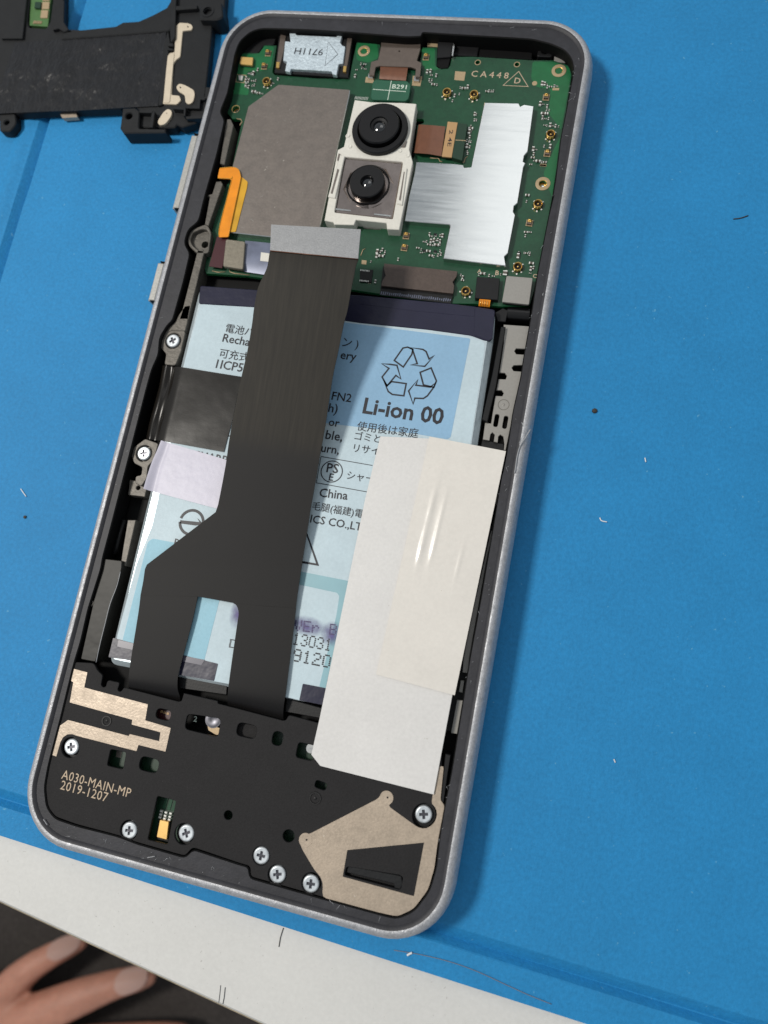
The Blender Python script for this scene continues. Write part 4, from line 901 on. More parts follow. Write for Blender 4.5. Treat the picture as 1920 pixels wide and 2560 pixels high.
rows = [row(l, r) for l, r in zip(Lf, Rf)]
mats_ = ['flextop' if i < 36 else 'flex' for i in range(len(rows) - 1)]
low = [[(-14.37,-21.97,7.85),(2.81,-19.55,7.85)], [(-25.17,-33.38,7.50),(3.06,-27.86,7.50)], [(-25.34,-34.23,7.48),(3.12,-29.02,7.48)], [(-25.12,-36.31,7.44),(3.23,-30.87,7.44)], [(-25.03,-38.22,7.42),(3.36,-33.63,7.42)]]
rows += [row(l, r) for l, r in low]
rows.append([(p[0], p[1], 7.4) for p in [(-25.01,-38.93),(-21.43,-38.34),(-18.00,-37.74),(-14.46,-37.13),(-12.58,-37.08),(-10.09,-37.04),(-7.48,-36.99),(-4.70,-36.77),(-1.83,-36.46),(1.01,-36.10),(3.54,-35.79)]])
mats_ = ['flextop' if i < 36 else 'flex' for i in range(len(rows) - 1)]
def cable_z(y):
    for (y0, z0), (y1, z1) in zip(CZ, CZ[1:]):
        if y0 >= y >= y1:
            t = (y0 - y) / (y0 - y1); return z0 + (z1 - z0) * t
    return CZ[0][1] if y > CZ[0][0] else CZ[-1][1]
CZ = [(60, 17.0), (24.5, 17.0), (21, 16.3), (16, 15.1), (10, 13.7), (4, 12.4), (-2, 11.2), (-8, 10.2), (-14, 9.3), (-20, 8.5), (-26, 7.95), (-32, 7.6), (-38, 7.42), (-45, 7.4), (-200, 7.4)]
def soft_z(y): return sum(cable_z(y + d) for d in (-3, -2, -1, 0, 1, 2, 3)) / 7
rows = [[(p[0], p[1], soft_z(p[1])) for p in r] for r in rows]
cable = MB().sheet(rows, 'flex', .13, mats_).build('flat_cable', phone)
def leg(rs):
    l = bez([a for a, _ in rs], 3); r = bez([c for _, c in rs], 3)
    return MB().sheet([row(p, q, 5) for p, q in zip(l, r)], 'flex', .13).build('cable_leg', cable)
leg([[(-25.01,-38.93,7.40),(-14.42,-37.12,7.40)], [(-24.61,-41.96,7.38),(-14.33,-41.17,7.38)], [(-23.95,-49.59,7.30),(-14.56,-47.72,7.30)], [(-23.59,-52.77,7.25),(-14.65,-50.95,7.25)], [(-23.41,-54.02,7.05),(-14.29,-53.17,7.05)], [(-23.36,-54.96,6.40),(-13.83,-54.48,6.40)], [(-23.45,-55.38,5.40),(-13.92,-55.48,5.40)]])
leg([[(-7.84,-37.04,7.40),(3.54,-35.79,7.40)], [(-7.03,-37.33,7.40),(3.62,-36.46,7.40)], [(-6.37,-38.48,7.38),(3.72,-37.47,7.38)], [(-6.18,-40.30,7.36),(3.93,-39.49,7.36)], [(-5.73,-45.95,7.30),(4.39,-44.60,7.30)], [(-5.29,-50.85,7.25),(4.82,-49.43,7.25)], [(-5.12,-52.62,7.00),(4.90,-51.86,7.00)], [(-5.19,-53.59,6.30),(4.91,-53.47,6.30)], [(-5.37,-54.33,5.30),(4.97,-54.77,5.30)]])
MB().sheet([row(*[(-12.79,29.08,17.15),(3.50,29.79,17.15)]), row(*[(-12.34,26.70,17.10),(3.80,27.10,17.10)]), row(*[(-11.91,24.25,17.05),(4.12,24.37,17.05)])], 'stiff', .3).build('stiffener', cable)
MB().tube([(-11.91,24.19,17.00),(4.10,24.31,17.00)], .07, 'cuflex', 5).build('copper_edge', cable)

# ---- release papers left on the battery
rows = []
paper = rnd([(11.99,-3.41),(21.03,-2.46),(22.19,-3.62)] + [(33.68,-3.76)] + [(33.26,-12.96),(32.33,-44.82)] + [(32.15,-60.41),(13.10,-60.18),(11.25,-58.77)] + [(11.40,-52.90),(11.55,-15.16)], .08)
MB().prism(paper, 6.78, 7.0, 'card', .02).build('release_paper', phone)['label'] = 'long greyish white release paper with a clipped corner'
rows = []
qa, qb = [(20.66,-2.22,7.25)][0], [(19.38,-43.90,7.22)][0]
qc, qd = [(34.13,-2.83,7.35)][0], [(32.73,-44.55,7.30)][0]
lerp3 = lambda a, c, t: tuple(a[k] + (c[k] - a[k]) * t for k in range(3))
pa = [lerp3(qa, qb, k / 44) for k in range(45)]; pb = [lerp3(qc, qd, k / 44) for k in range(45)]
for i, (a, c) in enumerate(zip(pa, pb)):
    r = []; v = i / (len(pa) - 1)
    for j in range(97):
        t = j / 96
        g = lambda q, w: math.exp(-(q / w) ** 2)
        win = lambda lo, hi, f: 1 / (1 + math.exp(-(v - lo) / f)) / (1 + math.exp((v - hi) / f))
        z = a[2] + (c[2] - a[2]) * t + .10 * math.sin(math.pi * t) * math.sin(math.pi * v)
        z += .13 * win(.22, .54, .02) * g(t - .215 + .05 * (v - .4), .032) * (1 + .3 * math.sin(31 * v))
        z += .11 * win(.24, .50, .02) * g(t - .365 + .05 * (v - .4), .026)
        z -= .07 * win(.22, .54, .03) * g(t - .29, .035)
        z += .09 * win(.43, .56, .015) * g(t - .715 + .12 * (v - .5), .026)
        z += .09 * g(v - .15, .035) * g(t - .22, .10) + .05 * g(v - .31, .012) * g(t - .17, .06) + .05 * g(v - .375, .012) * g(t - .16, .06)
        r.append((a[0] + (c[0] - a[0]) * t, a[1] + (c[1] - a[1]) * t, z))
    rows.append(r)
MB().sheet(rows, 'card2', .1).build('release_paper', phone)['label'] = 'cream release paper with glossy dents lying on the greyer one'

# ---- bottom cover film with antenna foils
zc = 6.6
cov = ([(-34.65,-52.72),(-30.96,-52.18),(-30.08,-53.25),(-28.97,-53.79),(-28.74,-54.08),(-28.64,-55.63),(-28.09,-55.90),(-27.65,-55.64),(-27.65,-54.46),(-26.30,-54.52),(-25.24,-54.42),(-25.36,-55.76),(-24.91,-56.00),(-24.54,-55.79),(-24.30,-55.12),(-23.60,-55.11),(-13.67,-55.36),(-13.22,-55.13),(-13.17,-53.77)] + [(-13.07,-53.80),(-6.82,-53.81),(-6.72,-54.23),(-3.43,-54.28),(5.26,-54.56),(5.73,-54.35),(5.96,-53.45),(10.94,-53.64),(12.33,-53.81)]
    + [(28.79,-49.45),(31.87,-49.43)] + [(30.41,-52.71),(32.37,-54.27),(33.25,-61.18),(34.16,-61.58),(34.08,-67.48),(34.22,-71.23),(33.84,-74.61),(32.15,-77.87),(29.89,-79.59),(26.88,-79.72),(17.57,-79.69),(5.27,-79.57),(4.91,-78.05),(3.10,-78.04)] + [(-5.44,-77.55),(-6.39,-79.17),(-15.27,-79.08),(-18.76,-78.79),(-26.59,-78.85),(-30.82,-78.56),(-32.75,-77.31),(-34.10,-74.38),(-34.39,-70.62),(-34.41,-62.62),(-34.55,-53.77)])
A13 = math.radians(0)
holes = [rect((-15.93,-58.02), 2.75, 1.75, A13, .85), rnd([(-11.44,-56.99)] + [(-11.59,-56.97),(-5.63,-56.53),(-5.41,-59.60),(-11.55,-59.55)], .75), rect((-0.64,-57.48), 3.5, 2.2, 0, .9), rect((4.92,-57.58), 1.85, 2.3, 0, .9),
    rect((10.08,-58.59), 3.0, 2.5, 0, .6), rnd([(-23.94,-65.65),(-20.97,-65.53),(-20.79,-68.39),(-23.85,-68.41)], .4), rect((-16.36,-66.61), 3.5, 2.3, 0, .95),
    circ((-31.34,-66.99), 1.75, n=28), circ((-7.40,-75.89), 1.72, n=28), circ((-17.12,-77.54), 1.62, n=28),
    rnd([(-13.58,-71.15),(-10.13,-71.16),(-9.85,-78.18),(-13.48,-78.25)], .35), circ((-0.63,-71.29), .74), circ((10.16,-72.06), .98), rect((13.74,-63.21), 2.0, 1.2, -.1, .5),
    circ((31.37,-64.09), 2.05, n=28), circ((6.33,-76.09), 1.5, n=24), circ((15.38,-78.11), 1.62, n=24), circ((9.62,-78.24), 1.6, n=24),
    rnd([(20.49,-74.32),(29.09,-73.54),(29.64,-73.76),(29.63,-75.64),(28.74,-75.63),(20.38,-75.67)], .4)]
holes = [h for h in holes if len(h) > 5]
# the second hole is drawn once only, as a rounded slot
holes[1] = rnd([(-11.66,-56.99),(-5.58,-56.52),(-5.36,-59.59),(-11.55,-59.55)], .75)
cover = plate('bottom_cover', phone, rnd(cov, .6, 3), 6.1, zc, 'cover', .07, holes, side='black')
sub = plate('sub_board', phone, [(-35.77,-64.05),(-1.65,-61.68),(2.11,-77.34),(-7.38,-78.76),(-31.49,-78.49),(-34.80,-73.57)] , 3.6, 4.4, 'pcblow')
plate('sub_board', phone, [(-2.64,-57.54),(12.68,-55.03),(17.17,-76.00),(2.07,-77.16)], 3.6, 4.38, 'pcblow')
plate('speaker_box', phone, [(14.51,-62.45),(31.14,-60.68),(34.12,-74.68),(31.56,-77.90),(17.47,-78.78)], 2.4, 5.4, 'black')
lettering('2', (-11.17,-58.38), (-10.53,-58.34), 4.42, 'cyanpr', sub, bold=.03)
b = MB().lathe((-7.65,-57.33), [(1.5, 4.4), (1.45, 4.5), (1.2, 4.5), (.9, 4.55), (.5, 4.45), (0, 4.45)], 'screwin', 24); b.build('contact_spring', sub)
plate('solder_pad', sub, [(-9.12,-57.23),(-7.92,-58.38),(-6.09,-58.48),(-5.78,-59.40),(-6.51,-59.72),(-8.07,-59.23)], 4.3, 4.46, 'pale')
plate('solder_pad', sub, [(-23.82,-66.18),(-22.82,-66.04),(-22.78,-67.19),(-23.71,-67.23)], 4.3, 4.46, 'shield')
plate('flex_tail', sub, [(-18.73,-57.69),(-15.26,-57.46),(-14.90,-59.21),(-18.18,-59.75)], 4.3, 4.8, 'maroon')
for k in range(3):
    a = (-17.11,-57.93); plate('gold_track', sub, rect((a[0] + k * .6, a[1] - .05 * k), .45, .4), 4.7, 4.86, 'tanstiff')
plate('foam_pad', sub, [(-2.77,-56.69),(0.74,-56.58),(1.08,-58.77),(-2.59,-59.25)], 4.3, 5.4, 'cover')
plate('solder_pad', sub, circ((10.46,-58.24), .8), 4.3, 4.8, 'steel')
def on_cov(nm, pts, m, z=6.625, r=.06, holes=()): return plate(nm, cover, rnd(pts, r, 2) if r else pts, 6.55, z, m, 0, holes)
on_cov('antenna_foil', [(-34.58,-53.91),(-31.76,-53.99),(-31.61,-56.63),(-19.13,-56.96),(-18.92,-59.65),(-14.02,-59.91),(-13.97,-63.88),(-19.07,-63.86),(-19.15,-64.93),(-30.53,-64.84),(-31.69,-64.76),(-32.49,-64.96),(-33.16,-65.60),(-33.43,-66.49),(-33.52,-69.00),(-34.36,-68.93),(-34.48,-64.05),(-33.08,-62.62),(-21.19,-62.82),(-21.10,-62.47),(-15.52,-62.47),(-15.64,-60.99),(-21.18,-60.84),(-21.26,-60.06),(-33.60,-59.66),(-33.92,-56.17),(-34.48,-56.03)], 'tan')
on_cov('antenna_foil', [(31.67,-57.14),(32.14,-56.10),(32.92,-55.83),(33.33,-61.16),(34.12,-61.63),(34.03,-67.48),(34.22,-71.22),(33.83,-74.55),(32.14,-77.81),(29.88,-79.52),(26.95,-79.67),(17.55,-79.71),(17.28,-77.73),(16.60,-76.75),(15.47,-76.06),(12.66,-73.34),(11.98,-72.23),(12.41,-71.25),(13.43,-71.01),(23.55,-63.03),(23.86,-61.98),(24.70,-61.61),(25.69,-62.13),(25.76,-63.02),(25.27,-63.84),(29.46,-65.49),(30.71,-65.97),(31.95,-65.82),(33.02,-64.73),(33.27,-63.35),(32.77,-62.30),(32.04,-61.94),(31.97,-60.13)], 'tan', r=.7, holes=[rnd([(20.11,-71.88),(31.96,-67.90),(31.85,-76.02),(20.18,-75.94)], .1)])
for q in ((24.78,-62.68), (13.07,-72.02)):
    MB().lathe(q, [(1.12, 6.62), (1.1, 6.66), (.95, 6.66), (.5, 6.64), (0, 6.635)], 'tan', 24, mats=['tan', 'tan', 'tan', 'tan']).build('foil_dimple', cover)
    MB().lathe((q[0] + .15, q[1] + .1), [(.16, 6.66), (.1, 6.68), (0, 6.68)], 'black', 10).build('rivet_pin', cover)
for q, r0 in (((-25.89,-61.25), .95), ((13.27,-65.39), 1.05), ((13.24,-65.42), .98)):
    if r0 == .98: continue
    MB().lathe(q, [(r0, 6.6), (r0 - .05, 6.72), (r0 - .25, 6.72), (r0 - .35, 6.5), (.3, 6.5), (.25, 6.68), (.1, 6.74), (0, 6.74)], 'black', 24).build('heat_stake', cover)
lettering('A030-MAIN-MP', (-31.59,-72.31), (-18.35,-72.53), 6.63, 'print', cover, bold=0, h=1.5, sp=1.06)
lettering('2019-1207', (-31.30,-74.03), (-22.28,-74.13), 6.63, 'print', cover, bold=0, h=1.5, sp=1.06)
# raised ledge inside the speaker slot
b = MB().prism(rnd([(20.65,-74.27),(29.33,-73.72),(29.74,-74.80),(29.48,-75.81),(28.61,-75.90),(28.45,-75.12),(20.61,-75.32)], .2), 5.3, 6.2, 'rough_black', .08); b.build('grille_rib', cover)
# bottom microphone in its window
b = MB().prism([(-14.83,-71.85),(-10.67,-71.61),(-10.47,-78.80),(-14.18,-78.93)], 4.2, 4.5, 'pcblow'); mw = b.build('microphone_board', phone)
MB().prism(rnd([(-12.65,-75.10),(-11.01,-75.05),(-10.65,-77.90),(-12.52,-77.91)], .15), 4.5, 5.4, 'goldlid', .06).build('microphone_can', mw)
MB().prism(rnd([(-13.14,-75.11),(-10.91,-75.03),(-10.47,-78.40),(-12.93,-78.44)], .15), 4.4, 4.9, 'black', .05).build('microphone_seal', mw)
for q in ((-12.96,-74.20), (-12.09,-74.21), (-11.23,-74.17)):
    for dy in (.42, -.12, -.6): MB().prism(rect((q[0] - .01, q[1] + dy - .1), .5, .34), 4.5, 4.95, 'solder', .06).build('solder_joint', mw)
    MB().prism(rect((q[0] + .25, q[1] + 1.7), .62, 1.9, -.05), 4.5, 4.6, 'pcb', .03).build('contact_pad', mw)

# ---- screws
def screw_mesh(r):
    s_ = MB()
    w, l = r * .17, r * .52
    cross = [(w, w), (w, l), (-w, l), (-w, w), (-l, w), (-l, -w), (-w, -w), (-w, -l), (w, -l), (w, -w), (l, -w), (l, w)]
    outer = circ((0, 0), r * .80, n=28)
    s_.prism(outer, -.2, .16, 'screw', 0, [cross])
    s_.lathe((0, 0), [(r, -.6), (r, -.06), (r * .97, .04), (r * .9, .12), (r * .80, .16)], 'screw', 32)
    s_.prism(rect((0, 0), 1.2 * r, 1.2 * r), -.35, -.14, 'screwin')
    return s_.data('screw')
big = screw_mesh(1.38); small = screw_mesh(1.33)
for q, z, a, g in (((-31.37,-66.93), 6.2, .35, big), ((-17.19,-77.71), 6.2, .15, big), ((-7.18,-75.78), 6.2, .5, big), ((6.23,-76.16), 6.2, 0, big), ((9.57,-78.28), 6.2, .3, big), ((15.26,-78.34), 6.2, .1, big), ((31.08,-63.90), 6.0, .25, big), ((-32.12,9.66), 5.75, .6, small), ((-32.14,-13.09), 5.75, .3, small)):
    put('screw', g, (q[0], q[1], z), phone, a)
plate('screw_shelf', phone, [(3.35,-75.43),(7.52,-74.44),(10.99,-76.55),(16.17,-76.99),(17.37,-80.05),(4.95,-79.85),(4.60,-78.34),(3.50,-78.36)], 2.4, 6.0, 'black', .05)
for q in ((-31.52,-67.00), (-17.31,-77.79), (-7.27,-75.86), (31.08,-63.92)):
    MB().lathe(q, [(1.9, 5.55), (0, 5.55)], 'black', 20).build('screw_seat', phone)
plate('latch', phone, [(32.82,-53.96),(33.72,-54.00),(33.79,-57.93),(33.94,-61.55),(33.33,-61.25),(33.01,-57.12)], 2.4, 6.4, 'black', .1)

# ------------------------------------------------------------------ the detached inner cover lying on the mat
ic_ = thing('phone_inner_cover', 'detached black moulded phone inner cover with cream foil contacts', 'phone part')
zk = 2.4
ko = ([(-103.69,87.09),(-98.88,71.11),(-92.65,57.71),(-88.47,58.55),(-84.87,58.81),(-84.41,58.48),(-74.35,59.90),(-59.65,61.39),(-59.14,62.03),(-56.43,62.21),(-55.12,61.42),(-54.06,57.29)] + [(-48.00,57.60),(-45.85,57.83),(-45.56,58.54),(-44.10,58.03),(-41.49,59.25),(-40.06,61.43),(-39.87,64.39),(-40.85,64.85),(-41.02,66.58),(-43.13,80.69),(-43.84,84.36)] + [(-41.34,84.76),(-41.99,88.38),(-42.79,92.77),(-55.44,92.33),(-54.94,88.80),(-55.45,87.03),(-58.09,85.13),(-61.12,83.33),(-64.90,82.90),(-66.37,81.79),(-74.62,80.47),(-77.91,80.50),(-79.71,82.50),(-82.15,91.39),(-104.83,90.59)])
win = rnd([(-90.40,89.93),(-88.88,82.28),(-87.96,80.49),(-83.47,80.39),(-83.00,82.16),(-84.39,90.15)], .5)
b = MB().prism(ko, .5, zk, 'rough_black', .2, [win, circ((-63.32,74.38), .75), rect((-62.52,68.61), 1.4, 2.4, -.2, .6)])
b.build('moulding', ic_)
def on_c(nm, pts, z0, z1, m, c=.12, holes=(), r=0): return plate(nm, ic_, rnd(pts, r) if r else pts, z0, z1, m, c, holes)
on_c('side_wall', [(-82.80,86.87),(-80.26,86.97),(-78.80,81.54),(-76.98,79.57),(-77.89,78.96),(-79.60,79.82),(-80.93,79.38)], 2.3, 3.2, 'rough_black')
on_c('side_wall', [(-78.13,79.33),(-73.87,79.61),(-65.68,80.96),(-64.21,82.03),(-60.46,82.45),(-57.44,84.21),(-54.81,86.09),(-53.27,87.48),(-52.22,82.75),(-52.76,80.90),(-53.40,80.69),(-67.21,78.82),(-78.28,77.38)], 2.3, 2.9, 'rough_black', .2)
rows = []
ga = [(-90.01,76.10,2.75),(-78.64,77.57,2.75),(-67.57,79.16,2.75),(-60.43,80.17,2.75),(-53.72,81.08,2.75)]; gb = [(-90.17,57.78,2.75),(-77.51,59.28,2.75),(-68.53,60.20,2.75),(-58.80,61.51,2.75),(-50.86,62.48,2.75)]
gl = bez(ga, 8); gq = bez(gb, 8); rk = random.Random(11)
nz = [[rk.uniform(-1, 1) for _ in range(40)] for _ in range(40)]
def vn(x, y):
    i, j = int(x), int(y); fx, fy = x - i, y - j
    g = lambda a, b_: nz[a % 40][b_ % 40]
    return (g(i, j) * (1 - fx) + g(i + 1, j) * fx) * (1 - fy) + (g(i, j + 1) * (1 - fx) + g(i + 1, j + 1) * fx) * fy
for i in range(33):
    r = []
    for j in range(len(gl)):
        a, c = gl[j], gq[j]; t = i / 32
        x, y = a[0] + (c[0] - a[0]) * t, a[1] + (c[1] - a[1]) * t
        edge = min(1, t * 6, (1 - t) * 6)
        z = 2.62 + edge * (.16 * vn(i * .35 + j * .2, j * .4 - i * .1 + 20) + .08 * vn(i * .8, j * .9) + .14 * math.sin(j * .22) * math.sin(i * .15))
        r.append((x, y, max(z, 2.47)))
    rows.append(r)
MB().sheet(rows, 'graphite', .08).build('graphite_sheet', ic_)
on_c('antenna_block', [(-97.69,86.70),(-90.25,87.76),(-88.04,76.98),(-93.46,76.71)], 2.3, 3.0, 'rough_black', .1)
b = MB().prism([(-90.63,90.34),(-85.30,90.54),(-83.54,81.20),(-88.25,81.36)], 1.2, 2.0, 'oldgreen'); ob_ = b.build('circuit_strip', ic_)
for q in ([(-86.72,87.53),(-84.86,87.56),(-84.48,85.69),(-86.35,85.58)], [(-86.33,85.33),(-84.53,85.35),(-84.14,83.31),(-86.00,83.29)], [(-87.24,89.25),(-85.38,89.32),(-84.96,87.89),(-86.81,87.81)]): MB().prism(q, 1.9, 2.2, 'pale', .05).build('contact_pad', ob_)
MB().prism([(-88.30,87.18),(-86.70,87.14),(-86.39,85.52),(-87.99,85.55)], 1.9, 2.5, 'pcblow', .05).build('chip_component', ob_)
for k in range(6):
    a = (-87.32,82.12); MB().prism(rect((a[0] + .38 * k, a[1]), .2, .75, -.1), 1.9, 2.15, 'pale').build('contact_pin', ob_)
# posts and blocks
on_c('screw_block', [(-58.30,60.83),(-55.48,61.10),(-54.18,60.31),(-53.44,56.71),(-53.16,56.32),(-47.15,56.63),(-46.99,55.75),(-56.49,54.89),(-57.61,55.99)], .3, 3.4, 'rough_black', .2, [circ((-56.40,59.10), .75)])
on_c('rib', [(-54.27,60.41),(-50.93,60.54),(-50.86,60.02),(-53.96,59.87)], 2.3, 3.6, 'rough_black', .06)
on_c('rib', [(-51.21,60.34),(-50.55,60.39),(-50.05,56.62),(-50.87,56.56)], 2.3, 3.6, 'rough_black', .06)
on_c('rib', [(-46.76,61.87),(-43.78,61.90),(-43.42,59.86),(-43.81,59.83),(-44.11,61.26),(-46.61,61.29)], 2.3, 3.6, 'rough_black', .06)
on_c('rib', [(-43.42,59.86),(-39.63,60.47),(-39.61,59.72),(-43.10,59.26)], 2.3, 3.4, 'rough_black', .06)
on_c('rib', [(-41.92,64.96),(-39.88,64.99),(-39.76,64.24),(-41.24,64.21),(-40.87,62.09),(-43.81,61.96),(-43.86,62.40),(-41.60,62.63)], 2.3, 3.2, 'rough_black', .06)
on_c('corner_tooth', [(-40.61,66.97),(-39.59,66.86),(-39.28,64.27),(-40.15,64.21)], 2.3, 3.6, 'rough_black', .1)
on_c('screw_block', rnd([(-46.66,86.54),(-41.67,87.28),(-40.52,83.65),(-41.68,82.95),(-45.93,82.84)], .6), .3, 4.0, 'rough_black', .25, [circ((-44.42,84.91), .9)])
MB().lathe((-44.42,84.91), [(1.5, 4.0), (1.45, 4.12), (1.0, 4.12), (.9, 3.2), (0, 3.2)], 'rough_black', 22).build('screw_collar', ic_)
on_c('cross_bar', [(-52.60,86.57),(-47.56,86.95),(-47.52,86.12),(-52.43,85.54)], 2.3, 3.4, 'rough_black', .1)
on_c('side_wall', [(-54.25,89.99),(-53.40,90.02),(-50.83,78.79),(-51.46,77.32),(-52.47,80.53)], 2.3, 3.3, 'rough_black', .1)
on_c('side_wall', [(-53.33,77.44),(-53.16,80.72),(-51.90,77.87),(-51.56,74.64),(-49.78,62.69),(-50.64,62.35)], 2.3, 2.9, 'rough_black', .1)
for q in ([(-52.24,77.49),(-50.91,77.38),(-50.80,76.66),(-52.12,76.77)], [(-51.98,76.24),(-50.66,76.13),(-50.61,75.70),(-51.91,75.70)]): on_c('clip', q, 2.3, 3.2, 'rough_black', .08)
on_c('screw_ear', rnd([(-88.89,58.71),(-84.87,58.81),(-83.76,56.17),(-84.79,54.10),(-87.42,54.09)], .6), .3, 2.2, 'rough_black', .2, [circ((-86.26,56.33), .6)])
on_c('foil_scrap', [(-74.93,60.43),(-70.91,60.78),(-69.98,59.41),(-73.58,58.90)], .5, 1.5, 'tan', .05)
on_c('cream_foil', [(-51.73,82.05),(-51.13,83.03),(-49.24,83.04),(-48.24,82.72),(-47.72,82.02),(-47.89,81.35),(-49.86,81.04),(-49.64,79.67),(-48.80,74.67),(-49.57,73.83),(-49.98,72.81),(-48.42,65.27),(-46.59,65.22),(-45.93,64.21),(-46.58,63.12),(-49.93,63.03),(-51.89,74.78),(-51.35,75.46),(-50.41,75.66),(-51.36,79.95)], 2.3, 2.72, 'padwhite', .05, r=.25)
on_c('cream_foil', [(-51.73,74.54),(-51.19,75.21),(-50.29,75.40),(-49.84,72.63),(-48.28,63.53),(-48.60,63.23),(-49.74,63.23)], 2.6, 2.86, 'padwhite', .05, r=.2)
on_c('cream_foil', [(-47.89,67.25),(-47.36,68.20),(-45.78,67.80),(-43.65,66.81),(-43.13,65.80),(-43.05,64.05),(-43.70,63.31),(-44.70,63.60),(-45.38,65.47),(-47.14,66.31)], 2.3, 2.72, 'padwhite', .05, r=.5)
on_c('cream_foil', [(-49.06,60.99),(-48.22,61.89),(-47.13,61.30),(-47.02,60.09),(-47.91,58.12),(-49.13,57.69),(-49.87,58.57)], 2.3, 2.9, 'padwhite', .05, r=.7)
for q in ((-48.85,82.04), (-46.78,67.12), (-48.20,60.68)): MB().lathe(q, [(.14, 2.7), (.1, 2.96), (0, 2.97)], 'black', 8).build('foil_hole', ic_)

# ------------------------------------------------------------------ hand resting on the lap below the table edge
person = thing('person', 'bare hand with fingers pointing under the table edge, resting on dark trousers', 'person', (-0.2, -0.3, -0.24))
ZH = -215.0
f1 = [(-94.43,-214.95,-215.00),(-106.69,-220.06,-215.00),(-122.14,-228.84,-215.00),(-138.53,-240.12,-215.00),(-155.92,-253.59,-215.00)]; f2 = [(-130.86,-209.28,-215.00),(-137.34,-213.32,-215.00),(-148.50,-222.49,-215.00),(-156.39,-232.24,-215.00),(-161.91,-244.51,-215.00)]
f3 = [(-66.99,-236.99,-222.00),(-89.38,-243.27,-222.00),(-113.33,-250.97,-222.00),(-136.84,-261.83,-222.00),(-152.40,-271.80,-222.00)]
knuck = Vector(f1[-1]); k2 = Vector(f2[-1]); k3 = Vector(f3[-1])
dirn = (Vector(f1[-1]) - Vector(f1[2])).normalized()
palm = (knuck + k2 + k3) / 3 + dirn * 34 + Vector((0, 0, -4))
wrist = palm + dirn * 52 + Vector((0, 0, -4)); fore = wrist + dirn * 190
me = bpy.data.meshes.new('hand'); bmh = bmesh.new(); sk_ = bmh.verts.layers.skin.verify()
def tipped(pts, r0):
    t, k = Vector(pts[0]), Vector(pts[1]); d = (t - k).normalized()
    return [tuple(t + d * r0 * .75), tuple(t + d * r0 * .45)] + list(pts)
def chain(pts, rad, root=0):
    prev = None
    for i, (p, r) in enumerate(zip(pts, rad)):
        vv = bmh.verts.new(Vector(p) * S); vv[sk_].radius = (r[0] * S, r[1] * S) if isinstance(r, tuple) else (r * S, r * S)
        if i == root: vv[sk_].use_root = True
        if prev: bmh.edges.new((prev, vv))
        prev = vv
lift = lambda pts, dz: [(p[0], p[1], p[2] + d) for p, d in zip(pts, dz)]
chain(tipped(lift(f1, (-3, 0, 3, 3, 0)), 7.2) + [tuple(palm)], (3.0, 4.8, 6.0, 7.2, 9.2, 10.6, 12.5, 16), 7)
chain(tipped(lift(f2, (-3, 0, 3, 2, 0)), 6.6) + [tuple(palm)], (2.6, 4.2, 5.2, 6.1, 7.4, 9.0, 11.0, 16), 7)
chain(lift(f3, (-3, 0, 2, 2, 0)) + [tuple(palm)], (7, 9, 10, 11, 12, 16), 5)
perp = Vector((-dirn.y, dirn.x, 0))
lit = [tuple(k2 + perp * s_ * -16 + dirn * (-a) + Vector((0, 0, -3))) for a, s_ in ((-6, .9), (-12, .8), (-16, .7), (-22, .6))]
if (Vector(lit[-1]) - knuck).length < (k2 - knuck).length: lit = [tuple(Vector(q) + perp * 32) for q in lit]
chain(lit + [tuple(palm)], (5.2, 6.2, 7, 8.5, 14), 4)
thb = k3 + (k3 - k2).normalized() * 14
chain([tuple(thb - dirn * 34 + (k3 - k2).normalized() * 8 + Vector((0, 0, -6))), tuple(thb - dirn * 14 + (k3 - k2).normalized() * 8), tuple(thb + dirn * 14), tuple(palm + dirn * 18)], (7, 8.6, 10, 16), 3)
chain([tuple(knuck + dirn * 4), tuple(palm), tuple(wrist), tuple(fore)], ((15, 26), (16, 34), (15, 24), (22, 32)), 1)
bmh.to_mesh(me); bmh.free()
hand = bpy.data.objects.new('hand', me); COL.objects.link(hand); me.materials.append(M['skin'])
md = hand.modifiers.new('skin', 'SKIN'); md.use_smooth_shade = True
hand.modifiers.new('sub', 'SUBSURF').levels = 1; hand.modifiers['sub'].render_levels = 1
rm = hand.modifiers.new('fuse', 'REMESH'); rm.mode = 'VOXEL'; rm.voxel_size = 0.0014; rm.use_smooth_shade = True
sm_ = hand.modifiers.new('smooth', 'SMOOTH'); sm_.factor = .5; sm_.iterations = 14
hand.parent = person; hand.matrix_parent_inverse = Matrix.Translation((.2, .3, .24))
# finger nails lie on the upper side of the finger tips
def nail(tip, back, r, w):
    t, k = Vector(tip), Vector(back); d = (k - t).normalized(); a = d.cross(Vector((0, 0, 1))).normalized()
    rows = []
    for i in range(9):
        u = i / 8; wd = w * max(.12, 1 - abs(2 * u - 1) ** 3.2) ** .5
        rr_ = []
        for j in range(9):
            s_ = (j / 8 - .5) * 2
            ang = s_ * .85 * wd / w + NROT
            rq_ = r * (1.0 + .26 * u); p = t + d * (-3.2 + u * 12.5) + a * (rq_ * math.sin(ang))
            rr_.append((p.x, p.y, p.z + 3.0 * u * .24 + rq_ * 1.10 * math.cos(ang) + .9 - 2.2 * (1 - u) ** 3))
        rows.append(rr_)
    o = MB().sheet(rows, 'nail', .4).build('nail', hand)
    return o
L1 = lift(f1, (-3, 0, 3, 3, 0)); L2_ = lift(f2, (-3, 0, 3, 2, 0))
NROT = .38
nail(L1[0], L1[1], 5.9, 5.4); nail(L2_[0], L2_[1], 5.1, 4.9)
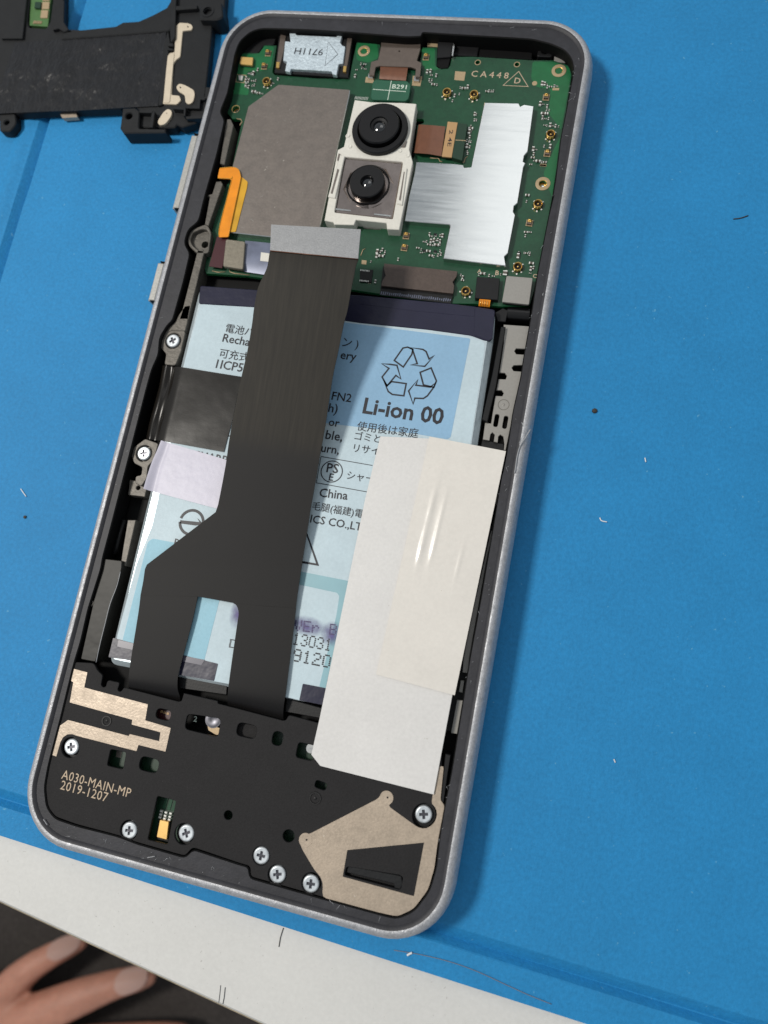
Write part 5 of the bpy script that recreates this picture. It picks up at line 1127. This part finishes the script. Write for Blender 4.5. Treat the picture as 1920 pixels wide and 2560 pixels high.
# dark trousers: a thigh surface with soft folds under the hand
rows = []
for i in range(61):
    r = []
    for j in range(61):
        x, y = -520 + i * 13, -560 + j * 10.0
        z = -236 - ((x + 120) / 210.0) ** 2 * 26 + 2.6 * math.sin(x * .035 + y * .02) + 1.6 * math.sin(x * .09 - y * .05 + 1.2)
        r.append((x, y, z))
    rows.append(r)
tr_ = MB().sheet(rows, 'cloth', 3.0).build('trousers', person); tr_.matrix_parent_inverse = Matrix.Translation((.2, .3, .24))

# ------------------------------------------------------------------ lint and hairs on the mat and table
def lint(name, pts, r, m, label, cat, group=None, grp=True):
    o = MB().tube(bez(pts, 4), r, m, 5).build(name); tag(o, label, cat, group); return o
lint('hair', [(29.86,-87.00,0.12),(34.33,-86.54,0.12),(39.16,-86.39,0.12),(43.63,-86.69,0.12),(48.48,-87.44,0.12),(52.14,-87.98,0.12),(55.55,-88.32,0.12)], .07, 'hair', 'long fine grey hair lying on the mat between the groove and the front edge', 'hair')
lint('hair', [(10.52,-89.28,-2.10),(10.35,-90.71,-2.10),(10.36,-91.44,-2.10),(10.40,-92.34,-2.10)], .07, 'fibre_d', 'short dark hair on the white table top beside the mat edge', 'hair')
for a, lb_ in (([(1.75,-100.77,-2.15),(1.91,-101.99,-2.15),(2.06,-103.44,-2.15)], "thin short pen stroke on the table edge beside a thicker one"), ([(2.61,-100.86,-2.10),(2.78,-102.19,-2.10),(2.82,-103.44,-2.10)], "thicker dark pen stroke on the table edge beside a thin one")):
    lint('pen_stroke', a, .05, 'ink', lb_, 'mark', 'pair of dark strokes on the table')
for a, m_, lb in (([(57.95,1.67,0.15),(58.20,0.91,0.15)], 'fibre_w', 'short straight white fibre alone on the open blue mat'), ([(51.88,-10.22,0.15),(52.25,-10.72,0.15),(53.20,-10.78,0.15)], 'fibre_w', 'curved white fibre on the mat beside the phone'),
                  ([(-59.52,-23.22,0.15),(-58.69,-23.91,0.15),(-57.88,-24.53,0.15)], 'fibre_w', 'straight pale fibre on the mat beyond the long side with the keys'), ([(59.74,-49.78,0.15),(60.04,-50.27,0.15)], 'fibre_w', 'faint pale fleck on the mat near the bottom end of the phone')):
    lint('fibre', a, .11, m_, lb, 'fibre')
lint('fibre', [(32.11,-87.16,0.20),(32.50,-86.81,0.20),(32.83,-86.59,0.20)], .2, 'fibre_w', 'white scrap caught on the long grey hair', 'fibre')
lint('fibre', [(67.49,49.08,0.10),(68.67,49.37,0.10),(69.95,50.02,0.10)], .1, 'fibre_d', 'dark wispy fibre on the open mat', 'fibre')
b = MB().lathe((48.26,9.00), [(.5, .05), (.42, .35), (.2, .45), (0, .48)], 'fibre_d', 7, False)
tag(b.build('crumb'), 'dark brown crumb on the blue mat beside the phone', 'crumb')
b = MB().lathe((-56.95,-28.59), [(.35, .05), (.3, .25), (0, .32)], 'fibre_d', 6, False)
tag(b.build('crumb'), 'tiny black crumb near the straight pale fibre', 'crumb')
